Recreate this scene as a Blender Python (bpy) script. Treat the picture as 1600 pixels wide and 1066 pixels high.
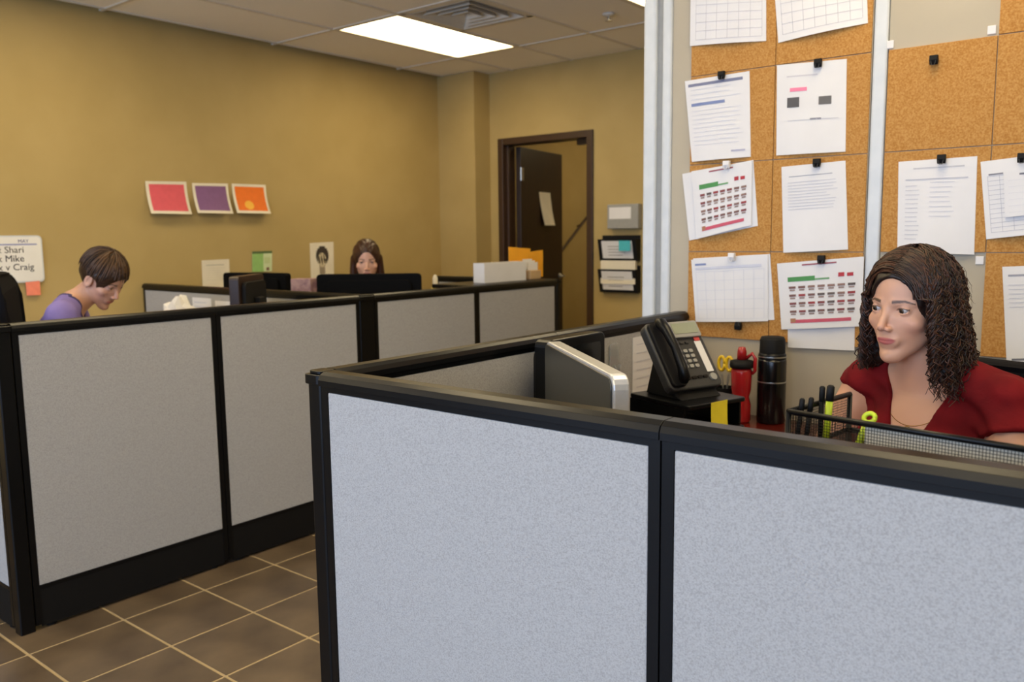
import bpy, bmesh, math, random
import numpy as np
from mathutils import Vector, Matrix
for o in list(bpy.data.objects): bpy.data.objects.remove(o, do_unlink=True)
SC = bpy.context.scene
COL = SC.collection
random.seed(7); RNG = np.random.default_rng(7)
R = math.radians

# ------------------------------------------------------------------ camera
CAM_H = 1.375; FPX = 1318.86
yaw, pitch, roll = R(38.839), R(7.1585), R(-0.6677)
fw = Vector((-math.sin(yaw)*math.cos(pitch), math.cos(yaw)*math.cos(pitch), -math.sin(pitch)))
rt0 = Vector((math.cos(yaw), math.sin(yaw), 0)); up0 = rt0.cross(fw)
rt = math.cos(roll)*rt0 + math.sin(roll)*up0
up = -math.sin(roll)*rt0 + math.cos(roll)*up0
CAM_P = Vector((0, 0, CAM_H))
cd = bpy.data.cameras.new('camera'); cam = bpy.data.objects.new('camera', cd); COL.objects.link(cam)
m4 = Matrix((rt, up, -fw)).transposed().to_4x4(); m4.translation = CAM_P
cam.matrix_world = m4
cd.sensor_fit = 'HORIZONTAL'; cd.sensor_width = 36; cd.lens = FPX/1600*36; cd.clip_start = .05
cd.dof.use_dof = True; cd.dof.focus_distance = 1.72; cd.dof.aperture_fstop = 5.2
SC.camera = cam

def ray(px, py): return rt*((px-800)/FPX) + up*((533-py)/FPX) + fw
def at(px, py, ax, val):
    d = ray(px, py); return CAM_P + d*((val-CAM_P[ax])/d[ax])
def dep(px, py, D): return CAM_P + ray(px, py)*D

# ------------------------------------------------------------------ world, daylight, exposure
def lin(c):
    c = c/255.0
    return c/12.92 if c <= .04045 else ((c+.055)/1.055)**2.4
def rgb(*c): return (lin(c[0]), lin(c[1]), lin(c[2]), 1)
W = bpy.data.worlds.new('sky'); SC.world = W; W.use_nodes = True
W.node_tree.nodes['Background'].inputs[0].default_value = (.62, .78, 1, 1)
W.node_tree.nodes['Background'].inputs[1].default_value = 1.0
SC.view_settings.view_transform = 'Standard'; SC.view_settings.look = 'None'
SC.view_settings.exposure = -0.25; SC.view_settings.gamma = 1; SC.view_settings.use_curve_mapping = False
al = bpy.data.lights.new('window_daylight', 'AREA'); al.shape = 'RECTANGLE'; al.size = 6.4; al.size_y = 2.1
al.energy = 285; al.color = (.53, .69, 1)
ao = bpy.data.objects.new('window_daylight', al); COL.objects.link(ao)
ao.location = (-.9, -3.25, 1.45); ao.rotation_euler = (R(90), 0, 0)
LAMP_COL = (1, .80, .47); LAMP_STR = 11.5
CEIL = 2.74

# ------------------------------------------------------------------ materials
MATS = {}
def mat(name, col, rough=.6, metal=0, col2=None, scale=60, bump=0, bscale=None, detail=3, spec=.5, emis=None, estr=0, trans=0, alpha=1, coat=0, contrast=(.35, .65), stretch=None, aniso=None, sss=0):
    if name in MATS: return MATS[name]
    m = bpy.data.materials.new(name); m.use_nodes = True; MATS[name] = m
    nt = m.node_tree; b = nt.nodes['Principled BSDF']
    b.inputs['Base Color'].default_value = col; b.inputs['Roughness'].default_value = rough
    b.inputs['Metallic'].default_value = metal; b.inputs['Specular IOR Level'].default_value = spec
    if emis: b.inputs['Emission Color'].default_value = emis; b.inputs['Emission Strength'].default_value = estr
    if trans: b.inputs['Transmission Weight'].default_value = trans
    if coat: b.inputs['Coat Weight'].default_value = coat
    if sss:
        b.inputs['Subsurface Weight'].default_value = sss; b.inputs['Subsurface Radius'].default_value = (.012, .005, .003); b.inputs['Subsurface Scale'].default_value = .6
    tc = nt.nodes.new('ShaderNodeTexCoord'); mp = nt.nodes.new('ShaderNodeMapping')
    nt.links.new(tc.outputs['Object'], mp.inputs[0])
    if stretch: mp.inputs['Scale'].default_value = stretch
    nz = nt.nodes.new('ShaderNodeTexNoise'); nz.inputs['Scale'].default_value = scale; nz.inputs['Detail'].default_value = detail
    nt.links.new(mp.outputs[0], nz.inputs['Vector'])
    c2 = col2 or tuple(min(1, v*.93) for v in col[:3])+(1,)
    rp = nt.nodes.new('ShaderNodeValToRGB'); rp.color_ramp.elements[0].position = contrast[0]; rp.color_ramp.elements[1].position = contrast[1]
    rp.color_ramp.elements[0].color = c2; rp.color_ramp.elements[1].color = col
    nt.links.new(nz.outputs[0], rp.inputs[0]); nt.links.new(rp.outputs[0], b.inputs['Base Color'])
    if bump:
        bp = nt.nodes.new('ShaderNodeBump'); bp.inputs['Strength'].default_value = bump; bp.inputs['Distance'].default_value = .002
        n2 = nz
        if bscale:
            n2 = nt.nodes.new('ShaderNodeTexNoise'); n2.inputs['Scale'].default_value = bscale; n2.inputs['Detail'].default_value = 2
            nt.links.new(mp.outputs[0], n2.inputs['Vector'])
        nt.links.new(n2.outputs[0], bp.inputs['Height']); nt.links.new(bp.outputs[0], b.inputs['Normal'])
    return m
def attr_mat(name, attr, rough=.5, sss=0):
    if name in MATS: return MATS[name]
    m = bpy.data.materials.new(name); m.use_nodes = True; MATS[name] = m
    nt = m.node_tree; b = nt.nodes['Principled BSDF']
    a = nt.nodes.new('ShaderNodeAttribute'); a.attribute_name = attr
    nt.links.new(a.outputs['Color'], b.inputs['Base Color']); b.inputs['Roughness'].default_value = rough
    if sss:
        b.inputs['Subsurface Weight'].default_value = sss; b.inputs['Subsurface Radius'].default_value = (.9, .4, .25); b.inputs['Subsurface Scale'].default_value = .008
    return m
M_WALL = mat('tan_paint', rgb(177, 154, 99), .75, col2=rgb(171, 148, 93), scale=3, bump=.05, bscale=160)
M_CEIL = mat('ceiling_tile', rgb(248, 245, 236), .9, col2=rgb(242, 238, 228), scale=140, bump=.15)
M_TBAR = mat('white_tbar', rgb(220, 214, 200), .5)
M_TILE = mat('brown_floor_tile', rgb(112, 95, 73), .32, col2=rgb(74, 61, 47), scale=4.5, detail=6, bump=.08, bscale=30, contrast=(.3, .7))
M_GROUT = mat('grout', rgb(178, 156, 116), .9, scale=80)
M_FAB = mat('grey_speckled_fabric', rgb(173, 172, 171), .95, col2=rgb(152, 151, 149), scale=380, detail=3, bump=.3, bscale=500, spec=.1, contrast=(.3, .6))
M_BLK = mat('black_plastic', rgb(11, 12, 14), .30, scale=200, bump=.03, spec=.24)
M_BLKM = mat('black_matte', rgb(12, 12, 13), .65, scale=200, spec=.25)
M_DULL = mat('dull_black', rgb(11, 11, 12), .8, scale=200, spec=.08)
M_ALU = mat('white_aluminium', rgb(205, 209, 212), .4, scale=20, col2=rgb(198, 203, 207))
M_PANEL = mat('beige_panel', rgb(178, 168, 148), .7, scale=5, bump=.04, bscale=300)
M_CORK = mat('cork', rgb(190, 144, 84), .9, col2=rgb(164, 112, 54), scale=210, detail=5, bump=.25, spec=.1, contrast=(.3, .66))
M_PAPER = mat('white_paper', rgb(222, 221, 222), .85, scale=8, col2=rgb(218, 217, 218), spec=.2)
M_CREAM = mat('cream_paper', rgb(226, 218, 198), .85, scale=8, spec=.2)
M_DOOR = mat('dark_brown_door', rgb(46, 30, 20), .4, col2=rgb(34, 22, 14), scale=6, stretch=(8, 8, .8))
M_FRAME = mat('brown_door_frame', rgb(62, 42, 28), .4, scale=20)
M_STEEL = mat('brushed_steel', rgb(190, 188, 182), .3, metal=.9, scale=40)
M_MAHOG = mat('mahogany_worktop', rgb(96, 26, 18), .22, col2=rgb(66, 16, 12), scale=7, stretch=(1, 7, 1), coat=.3)
M_GREYPL = mat('grey_plastic', rgb(150, 150, 146), .5, scale=50)
M_SILVER = mat('silver_plastic', rgb(196, 197, 198), .3, metal=.35, scale=80)
M_DKGREY = mat('charcoal_plastic', rgb(46, 47, 48), .45, scale=120, bump=.05)
M_CHAIRF = mat('black_chair_fabric', rgb(20, 20, 24), .9, scale=300, bump=.3, spec=.1)
def cmat(r, g, b, rough=.7): return mat('flat_%d_%d_%d' % (r, g, b), rgb(r, g, b), rough, scale=30)

# ------------------------------------------------------------------ mesh helpers
def link(o, parent=None):
    COL.objects.link(o)
    if parent is not None: o.parent = parent
    return o
def obj(name, bm, material, parent=None, loc=None, smooth=False, bevel=0, kind=None):
    me = bpy.data.meshes.new(name)
    bmesh.ops.recalc_face_normals(bm, faces=bm.faces[:])
    bm.to_mesh(me); bm.free()
    mats = material if isinstance(material, (list, tuple)) else [material]
    for m in mats: me.materials.append(m)
    if smooth:
        for p in me.polygons: p.use_smooth = True
    o = link(bpy.data.objects.new(name, me), parent)
    if loc is not None: o.location = loc
    if bevel:
        md = o.modifiers.new('bevel', 'BEVEL'); md.width = bevel; md.segments = 2; md.limit_method = 'ANGLE'
    if kind: o['kind'] = kind
    return o
def tag(o, label, cat, group=None, kind=None):
    o['label'] = label; o['category'] = cat
    if group: o['group'] = group
    if kind: o['kind'] = kind
    return o
def thing(name, label, cat, loc=(0, 0, 0), rz=0, group=None):
    o = bpy.data.objects.new(name, None); o.empty_display_size = .05; COL.objects.link(o)
    o.location = loc; o.rotation_euler = (0, 0, rz)
    return tag(o, label, cat, group)
def struct(o): o['kind'] = 'structure'; return o
def root(name, loc=(0, 0, 0), rz=0):
    o = bpy.data.objects.new(name, None); o.empty_display_size = .05; COL.objects.link(o); o.location = loc; o.rotation_euler = (0, 0, rz)
    return struct(o)
def box(bm, x0, x1, y0, y1, z0, z1, mi=0, M=None):
    vs = [bm.verts.new((x, y, z)) for x in (x0, x1) for y in (y0, y1) for z in (z0, z1)]
    if M is not None:
        for v in vs: v.co = M @ v.co
    for f in ((0, 1, 3, 2), (4, 6, 7, 5), (0, 4, 5, 1), (2, 3, 7, 6), (0, 2, 6, 4), (1, 5, 7, 3)):
        bm.faces.new([vs[i] for i in f]).material_index = mi
    return bm
def B(*a, **k): return box(bmesh.new(), *a, **k)
def lathe(bm, prof, n=32, c=(0, 0, 0), mi=0, M=None):
    rings = []
    for r, z in prof:
        if r < 1e-6: ring = [bm.verts.new((c[0], c[1], c[2]+z))]
        else: ring = [bm.verts.new((c[0]+r*math.cos(2*math.pi*i/n), c[1]+r*math.sin(2*math.pi*i/n), c[2]+z)) for i in range(n)]
        if M is not None:
            for v in ring: v.co = M @ v.co
        rings.append(ring)
    for a, b in zip(rings, rings[1:]):
        for i in range(n):
            j = (i+1) % n
            if len(a) == 1 and len(b) == 1: continue
            if len(a) == 1: f = bm.faces.new((a[0], b[j], b[i]))
            elif len(b) == 1: f = bm.faces.new((a[i], a[j], b[0]))
            else: f = bm.faces.new((a[i], a[j], b[j], b[i]))
            f.material_index = mi
    return bm
def L(prof, n=32, **k): return lathe(bmesh.new(), prof, n, **k)
def tube(bm, pts, rad, n=8, mi=0, cap=True):
    pts = [Vector(p) for p in pts]; prev = None; rings = []
    for i, p in enumerate(pts):
        t = (pts[min(i+1, len(pts)-1)] - pts[max(i-1, 0)]).normalized()
        if prev is None: a = t.orthogonal().normalized()
        else:
            a = prev - t*prev.dot(t); a = a.normalized() if a.length > 1e-6 else t.orthogonal().normalized()
        prev = a; b = t.cross(a); r = rad[i] if isinstance(rad, (list, tuple)) else rad
        rings.append([bm.verts.new(p + a*(r*math.cos(2*math.pi*k/n)) + b*(r*math.sin(2*math.pi*k/n))) for k in range(n)])
    for ra, rb in zip(rings, rings[1:]):
        for k in range(n):
            bm.faces.new((ra[k], ra[(k+1) % n], rb[(k+1) % n], rb[k])).material_index = mi
    if cap:
        bm.faces.new(rings[0][::-1]).material_index = mi; bm.faces.new(rings[-1]).material_index = mi
    return bm
def T(pts, rad, n=8): return tube(bmesh.new(), pts, rad, n)
def prism(bm, prof, axis, a, b, mi=0):
    """extrude a closed 2D profile along an axis (0,1,2) between a and b"""
    def mk(p, t):
        v = [p[0], p[1]]; v.insert(axis, t); return bm.verts.new(v)
    A = [mk(p, a) for p in prof]; Bv = [mk(p, b) for p in prof]; n = len(prof)
    for i in range(n): bm.faces.new((A[i], A[(i+1) % n], Bv[(i+1) % n], Bv[i])).material_index = mi
    bm.faces.new(A[::-1]).material_index = mi; bm.faces.new(Bv).material_index = mi
    return bm
def rrect(w, h, r, n=4, cx=0, cy=0):
    out = []
    for sx, sy, a0 in ((1, 1, 0), (-1, 1, 90), (-1, -1, 180), (1, -1, 270)):
        for i in range(n+1):
            a = R(a0+90*i/n); out.append((cx+sx*(w/2-r)+r*math.cos(a), cy+sy*(h/2-r)+r*math.sin(a)))
    return out

# ------------------------------------------------------------------ room shell
XL, XR, YB, YF = -5.22, 3.2, -3.0, 5.69
fl = struct(obj('floor', B(XL-.1, XR+.1, YB-.1, YF+.2, -.08, -.0008), M_GROUT))
TS = .325; GX, GY = -2.62, 1.385
tb = B(-TS/2+.005, TS/2-.005, -TS/2+.005, TS/2-.005, -.0008, .0010)
tile0 = obj('floor_tile', tb, M_TILE, fl, bevel=.0015)
spots = []
i0, i1 = int((XL-GX)/TS)-1, int((XR-GX)/TS)+1
for i in range(-30, 30):
    for j in range(-30, 30):
        cx, cy = GX+TS*(i+.5), GY+TS*(j+.5)
        if XL+TS/2 < cx < XR-TS/2 and YB+TS/2 < cy < YF-TS/2: spots.append((cx, cy))
near = [s for s in spots if -3.5 < s[0] < -1.0 and .1 < s[1] < 3.4]
rest = [s for s in spots if s not in near]
for k, (cx, cy) in enumerate(near):
    o = tile0 if k == 0 else link(tile0.copy(), fl)
    o.location = (cx, cy, random.uniform(-.0001, .0003)); o.rotation_euler = (0, 0, 0)
bm = bmesh.new()
for cx, cy in rest: box(bm, cx-TS/2+.005, cx+TS/2-.005, cy-TS/2+.005, cy+TS/2-.005, -.0008, .0010)
obj('floor_tiles', bm, M_TILE, fl, kind='stuff')

struct(obj('wall_left', B(XL-.12, XL, YB-.1, 9.3, 0, CEIL+.1), M_WALL))
struct(obj('wall_right', B(XR, XR+.12, YB-.1, YF+.2, 0, CEIL+.1), M_WALL))
bm = bmesh.new()
DX0, DX1, DH = -4.70, -3.735, 2.19      # outer size of the door frame
for a in ((XL, DX0+.03, 0, CEIL+.1), (DX1-.03, XR, 0, CEIL+.1), (DX0+.03, DX1-.03, DH-.03, CEIL+.1)):
    box(bm, a[0], a[1], YF, YF+.12, a[2], a[3])
struct(obj('wall_far', bm, M_WALL))
struct(obj('wall_corner_pier', B(XL, -4.80, 5.49, YF, 0, CEIL), M_WALL))
bm = bmesh.new()
for a in ((XL, -4.3, 0, CEIL+.1), (2.5, XR, 0, CEIL+.1), (-4.3, 2.5, 0, .45), (-4.3, 2.5, 2.45, CEIL+.1)):
    box(bm, a[0], a[1], YB-.12, YB, a[2], a[3])
struct(obj('wall_back', bm, M_WALL))
bm = bmesh.new()
for x in np.linspace(-4.3, 2.45, 6): box(bm, x, x+.05, YB-.1, YB-.04, .45, 2.45)
box(bm, -4.3, 2.5, YB-.1, YB-.04, .45, .5); box(bm, -4.3, 2.5, YB-.1, YB-.04, 2.4, 2.45)
struct(obj('window_1', bm, M_ALU))
struct(obj('baseboard_left', B(XL, XL+.012, YB, 5.48, 0, .1), M_BLKM))
# hallway behind the door
struct(obj('wall_hallway_end', B(XL, -2.2, 9.2, 9.3, 0, CEIL+.1), M_WALL))
struct(obj('wall_hallway_side', B(-2.3, -2.2, YF+.12, 9.2, 0, CEIL+.1), M_WALL))
struct(obj('floor_hallway', B(XL, -2.2, YF+.2, 9.3, -.08, 0), M_TILE))
struct(obj('ceiling_hallway', B(XL, -2.2, YF+.12, 9.3, CEIL+.02, CEIL+.1), M_CEIL))
# ceiling with t-bar grid
ce = struct(obj('ceiling', B(XL-.1, XR+.1, YB-.1, YF+.12, CEIL+.06, CEIL+.12), M_BLKM))
CX0, CY0 = -4.55, 3.80
LIGHTS = [(-4.55, 3.80), (-2.72, 3.80), (-4.55, 1.36), (-2.72, 1.36), (-.89, 1.36), (.94, 1.36), (.94, 3.80), (-2.72, -1.08), (-.89, -1.08), (.94, -1.08), (-4.55, -1.08)]
VENT = (-3.94, 3.80)
bm = bmesh.new()
xs = [CX0+.61*i for i in range(-2, 13) if XL < CX0+.61*i < XR]; ys = [CY0+1.22*i for i in range(-6, 3) if YB < CY0+1.22*i < YF]
for x in xs: box(bm, x-.012, x+.012, YB, YF, CEIL-.002, CEIL+.01)
for y in ys: box(bm, XL, XR, y-.012, y+.012, CEIL-.0025, CEIL+.01)
obj('grid_bars', bm, M_TBAR, ce)
tc = {}
for i in range(-2, 14):
    for j in range(-6, 3):
        x0, y0 = CX0+.61*i, CY0+1.22*j
        if any(abs(x0-a) < .05 and abs(y0-b) < .05 for a, b in LIGHTS): continue
        xa, xb, ya, yb = max(x0+.013, XL), min(x0+.597, XR), max(y0+.013, YB), min(y0+1.207, YF)
        if xb-xa < .05 or yb-ya < .05: continue
        if abs(x0-VENT[0]) < .05 and abs(y0-VENT[1]) < .05: ya += .61
        key = (round(xb-xa, 3), round(yb-ya, 3))
        if key not in tc:
            tc[key] = obj('ceiling_tile', B(-key[0]/2, key[0]/2, -key[1]/2, key[1]/2, 0, .015), M_CEIL, ce)
            o = tc[key]
        else: o = link(tc[key].copy(), ce)
        o.location = ((xa+xb)/2, (ya+yb)/2, CEIL+.004)
M_DIFF = mat('lamp_diffuser', rgb(250, 248, 240), .5, emis=LAMP_COL+(1,), estr=LAMP_STR)
lnames = ['bright ceiling light panel above the door end of the room', 'ceiling light panel cut off beside the tall white post', 'ceiling light above the person in purple, out of view', 'ceiling light above the tiled aisle, out of view', 'ceiling light above the front cubicle, out of view', 'ceiling light right of the woman in red, out of view', 'ceiling light behind the cork wall, out of view', 'ceiling light behind the viewer over the aisle', 'ceiling light straight behind the viewer', 'ceiling light behind the viewer near the right wall', 'ceiling light behind the viewer near the tan left wall']
for k, (x, y) in enumerate(LIGHTS):
    lb = lnames[k]
    t = thing('ceiling_light', lb, 'ceiling light', (x+.305, y+.61, CEIL-.003), group='recessed ceiling light panels')
    bm = bmesh.new()
    for a in ((-.292, -.275, -.597, .597), (.275, .292, -.597, .597), (-.275, .275, -.597, -.58), (-.275, .275, .58, .597)):
        box(bm, a[0], a[1], a[2], a[3], 0, .05)
    obj('frame', bm, M_TBAR, t)
    obj('diffuser', B(-.275, .275, -.58, .58, .006, .012), M_DIFF, t)
t = thing('air_vent', 'square stepped metal air vent in the ceiling beside the light', 'air vent', (VENT[0]+.305, VENT[1]+.305, CEIL-.003))
def ring(bm, a, b, za, zb):
    for q in range(4):
        M = Matrix.Rotation(R(90*q), 4, 'Z')
        vs = [bm.verts.new(M @ Vector(p)) for p in ((-a, -a, za), (a, -a, za), (b, -b, zb), (-b, -b, zb))]
        bm.faces.new(vs)
bm = bmesh.new()
for q in range(4): box(bm, -.292, .292, -.292, -.262, 0, .03, M=Matrix.Rotation(R(90*q), 4, 'Z'))
obj('frame', bm, M_TBAR, t)
for k in range(4):
    a = .262-.062*k; bm = bmesh.new(); ring(bm, a-.008, a-.034, -.002, .04)
    o = obj('louver', bm, M_TBAR, t); md = o.modifiers.new('thick', 'SOLIDIFY'); md.thickness = .003
obj('duct', B(-.26, .26, -.26, .26, .05, .055), M_BLKM, t)
t = thing('fire_sprinkler', 'small brass fire sprinkler head hanging from a ceiling tile', 'sprinkler', tuple(at(951, 22, 2, CEIL)))
obj('escutcheon', L([(0, 0), (.04, 0), (.036, -.008), (.012, -.014), (0, -.014)], 20), M_TBAR, t, smooth=True)
obj('head', L([(0, -.014), (.009, -.014), (.009, -.035), (.022, -.04), (.022, -.043), (0, -.043)], 16), M_STEEL, t)

# ------------------------------------------------------------------ door
dr = root('door_1', (0, YF, 0))
bm = bmesh.new()
for a in ((DX0, DX0+.055), (DX1-.055, DX1)): box(bm, a[0], a[1], -.02, .15, 0, DH)
box(bm, DX0+.055, DX1-.055, -.02, .15, DH-.055, DH)
box(bm, DX0+.055, DX0+.075, .03, .06, 0, DH-.055); box(bm, DX1-.075, DX1-.055, .03, .06, 0, DH-.055)
obj('door_frame', bm, M_FRAME, dr, bevel=.004)
HX, HY = DX0+.06, .155
ang = R(101)
dl = obj('door_leaf', B(0, .87, -.045, 0, .01, DH-.06), M_DOOR, dr, bevel=.003)
dl.location = (HX, HY, 0); dl.rotation_euler = (0, 0, ang)
for z in (.25, 1.1, 1.9):
    bm = B(-.006, .05, -.052, -.044, z-.055, z+.055); lathe(bm, [(0, -.055), (.009, -.055), (.009, .055), (0, .055)], 10, (-.004, -.052, z))
    h = obj('hinge', bm, M_STEEL, dl)
bm = L([(0, 0), (.026, 0), (.026, .012), (0, .012)], 20, M=Matrix.Translation((.80, -.045, .98)) @ Matrix.Rotation(R(90), 4, 'X'))
tube(bm, [(.80, -.055, .98), (.80, -.095, .98), (.70, -.1, .98)], .009, 8)
tube(bm, [(.80, 0, .98), (.80, .05, .98), (.70, .055, .98)], .009, 8)
obj('door_lever', bm, M_STEEL, dl, smooth=True)
bm = B(.55, .78, -.085, -.045, DH-.16, DH-.10); 
obj('door_closer', B(DX1-.2, DX1-.06, .06, .1, DH-.10, DH-.056), M_DOOR, dr)
t = thing('ceiling_light', 'unseen light panel added to brighten the hallway beyond the door', 'ceiling light', (-3.9, 7.6, CEIL+.004), group='recessed ceiling light panels')  # added lamp, never in view, lifts the dark hallway behind the open door
obj('frame', B(-.3, .3, -.6, .6, .002, .014), M_TBAR, t); obj('diffuser', B(-.275, .275, -.58, .58, -.004, .0015), M_DIFF, t)
hr = thing('stair_handrail', 'thin brown handrail slanting down the hallway wall beyond the open door', 'handrail')
pa, pb = at(932, 320, 0, XL+.06), at(850, 428, 0, XL+.06)
obj('rail', T([pa, pb], .014, 8), M_FRAME, hr)
for t_ in (.3, .7):
    q = pa.lerp(pb, t_); obj('bracket', T([q, (XL, q.y, q.z-.02)], .008, 6), M_FRAME, hr)

# ------------------------------------------------------------------ low cubicle panels
TOP = 1.096
CAPP = [(-.030, 0), (.030, 0), (.030, .012), (.025, .022), (.014, .028), (-.014, .028), (-.025, .022), (-.030, .012)]
def panel(Lp, x, y, rz, label):
    t = thing('cubicle_panel', label, 'cubicle panel', (x, y, 0), R(rz), 'low grey fabric cubicle panels')
    bm = bmesh.new()
    box(bm, .001, .021, -.023, .023, .02, TOP-.028); box(bm, Lp-.021, Lp-.001, -.023, .023, .02, TOP-.028)
    box(bm, .021, Lp-.021, -.023, .023, TOP-.04, TOP-.028); box(bm, .021, Lp-.021, -.023, .023, .15, .162)
    obj('frame', bm, M_BLK, t)
    for s in (-1, 1):
        obj('fabric', B(.0215, Lp-.0215, min(s*.012, s*.0225), max(s*.012, s*.0225), .1625, TOP-.0405), M_FAB, t, bevel=.003)
        obj('kick_plate', B(.021, Lp-.021, min(s*.014, s*.021), max(s*.014, s*.021), .012, .149), M_BLKM, t)
    bm = prism(bmesh.new(), CAPP, 0, .0003, Lp-.0003)
    obj('top_cap', bm, M_BLK, t, loc=(0, 0, TOP-.0275), bevel=.0006)
    for q in (.06, Lp-.06): obj('levelling_foot', L([(0, 0), (.018, 0), (.018, .006), (.006, .008), (.006, .02), (0, .02)], 12), M_BLKM, t, loc=(q, 0, .0018))
    return t
def post(x0, x1, y0, y1, label, h=TOP):
    cx, cy = (x0+x1)/2, (y0+y1)/2; w, d = x1-x0, y1-y0
    t = thing('partition_post', label, 'post', (cx, cy, 0), group='black cubicle posts')
    bm = prism(bmesh.new(), rrect(w-.001, d-.001, .006), 2, .002, h-.028); obj('body', bm, M_BLK, t)
    bm = prism(bmesh.new(), rrect(w+.012, d+.012, .012), 2, h-.027, h-.006); prism(bm, rrect(w-.004, d-.004, .01), 2, h-.006, h+.001)
    obj('cap', bm, M_BLK, t, bevel=.002)
    return t
FY = 1.123
post(-1.444, -1.400, 1.100, 1.146, 'black corner post of the bright front cubicle')
panel(.797, -1.399, FY, 0, 'front cubicle panel left of the middle joint, facing the viewer')
panel(.797, -.601, FY, 0, 'front cubicle panel under the mesh organizer, right of the joint')
panel(.797, .197, FY, 0, 'front cubicle panel past the right edge of the picture')
panel(.797, -1.422, 1.147, 90, 'cubicle panel running back from the front corner post')
panel(.797, -1.422, 1.945, 90, 'cubicle panel behind the desk phone, meeting the cork wall')
LX = -3.125
post(LX-.028, LX+.025, 1.098, 1.149, 'black corner post at the left edge of the picture')
panel(.771, LX, 1.150, 90, 'long aisle panel in front of the person in purple')
panel(.767, LX, 1.922, 90, 'aisle panel second from the left, ahead of the wide black post')
post(LX-.025, LX+.025, 2.690, 2.784, 'wide black post halfway along the aisle partition')
panel(.760, LX, 2.785, 90, 'aisle panel right of the wide black post')
panel(.760, LX, 3.546, 90, 'aisle panel at the door end, below the white box')
post(LX-.025, LX+.025, 4.307, 4.345, 'black end post of the aisle partition by the door')
panel(.76, LX-.03, 1.123, 180, 'cubicle panel at the far left turning away from the aisle')
panel(1.02, LX-.027, 2.737, 180, 'cross panel between the two left desks, next to the aisle')
panel(1.02, LX-1.048, 2.737, 180, 'cross panel between the two left desks, next to the wall')
panel(.99, LX-.027, 4.326, 180, 'end panel behind the far desk, near the door')

# ------------------------------------------------------------------ tall partition with cork
PY = 2.756
def tall_post(x0, x1, label):
    t = thing('aluminium_post', label, 'post', ((x0+x1)/2, PY+.03, 0), group='white aluminium posts'); w = (x1-x0)/2
    if w > .04:
        bm = prism(bmesh.new(), rrect(.052, .078, .012, cx=-w+.026, cy=0), 2, .001, CEIL-.006); obj('profile', bm, M_ALU, t)
        bm = prism(bmesh.new(), rrect(.038, .078, .012, cx=w-.019, cy=0), 2, .001, CEIL-.006); obj('profile', bm, M_ALU, t)
        obj('groove', B(-w+.05, w-.036, -.024, .024, .001, CEIL-.006), M_GREYPL, t)
    else:
        obj('profile', prism(bmesh.new(), rrect(2*w-.001, .074, .008), 2, .001, CEIL-.006), M_ALU, t)
    return t
tall_post(-1.592, -1.478, 'wide white aluminium end post of the cork wall')
tall_post(-.799, -.756, 'narrow white post between the two cork boards')
tall_post(-.075, -.030, 'white aluminium post of the cork wall past the right edge')
def tall_panel(x0, x1, label, cells, pads):
    t = thing('tall_partition_panel', label, 'wall panel', ((x0+x1)/2, PY, 0), group='tall panels of the cork wall'); w = (x1-x0)/2-.001; c = (x0+x1)/2
    obj('board', B(-w, w, 0, .05, .012, CEIL-.006), M_PANEL, t)
    bm = B(-w, w, -.004, .054, .001, .1); obj('base_rail', bm, M_ALU, t)
    cb = None
    for (a, b, z0, z1) in cells:
        o = obj('cork_tile', B(-(b-a)/2+.0012, (b-a)/2-.0012, -.007, -.0003, -(z1-z0)/2+.0012, (z1-z0)/2-.0012), M_CORK, t, bevel=.001)
        o.location = ((a+b)/2-c, random.uniform(-.0002, .0002), (z0+z1)/2)
    for (x, z) in pads:
        obj('adhesive_pad', B(x-c-.011, x-c+.011, -.0045, -.0003, z-.012, z+.012), M_PAPER, t, bevel=.002)
    return t
RZ = [1.008, 1.309, 1.611, 1.912, 2.213, 2.514]
cells = [(a, b, RZ[i], RZ[i+1]) for a, b in ((-1.403, -1.101), (-1.101, -.802)) for i in range(5)]
tall_panel(-1.477, -.800, 'tall beige panel with two full columns of cork squares', cells, [])
cells = [(-.754, -.465, RZ[1], RZ[2]), (-.754, -.465, RZ[2], RZ[3])] + [(-.465, -.165, RZ[i], RZ[i+1]) for i in range(5)]
p_ = [at(1391, 70, 1, PY), at(1550, 47, 1, PY), at(1531, 407, 1, PY)]
tall_panel(-.755, -.076, 'tall panel behind the woman in red, some cork squares missing', cells, [(q.x, q.z) for q in p_])
tall_panel(-.029, .65, 'plain tall partition panel past the right edge of the picture', [], [])

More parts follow.
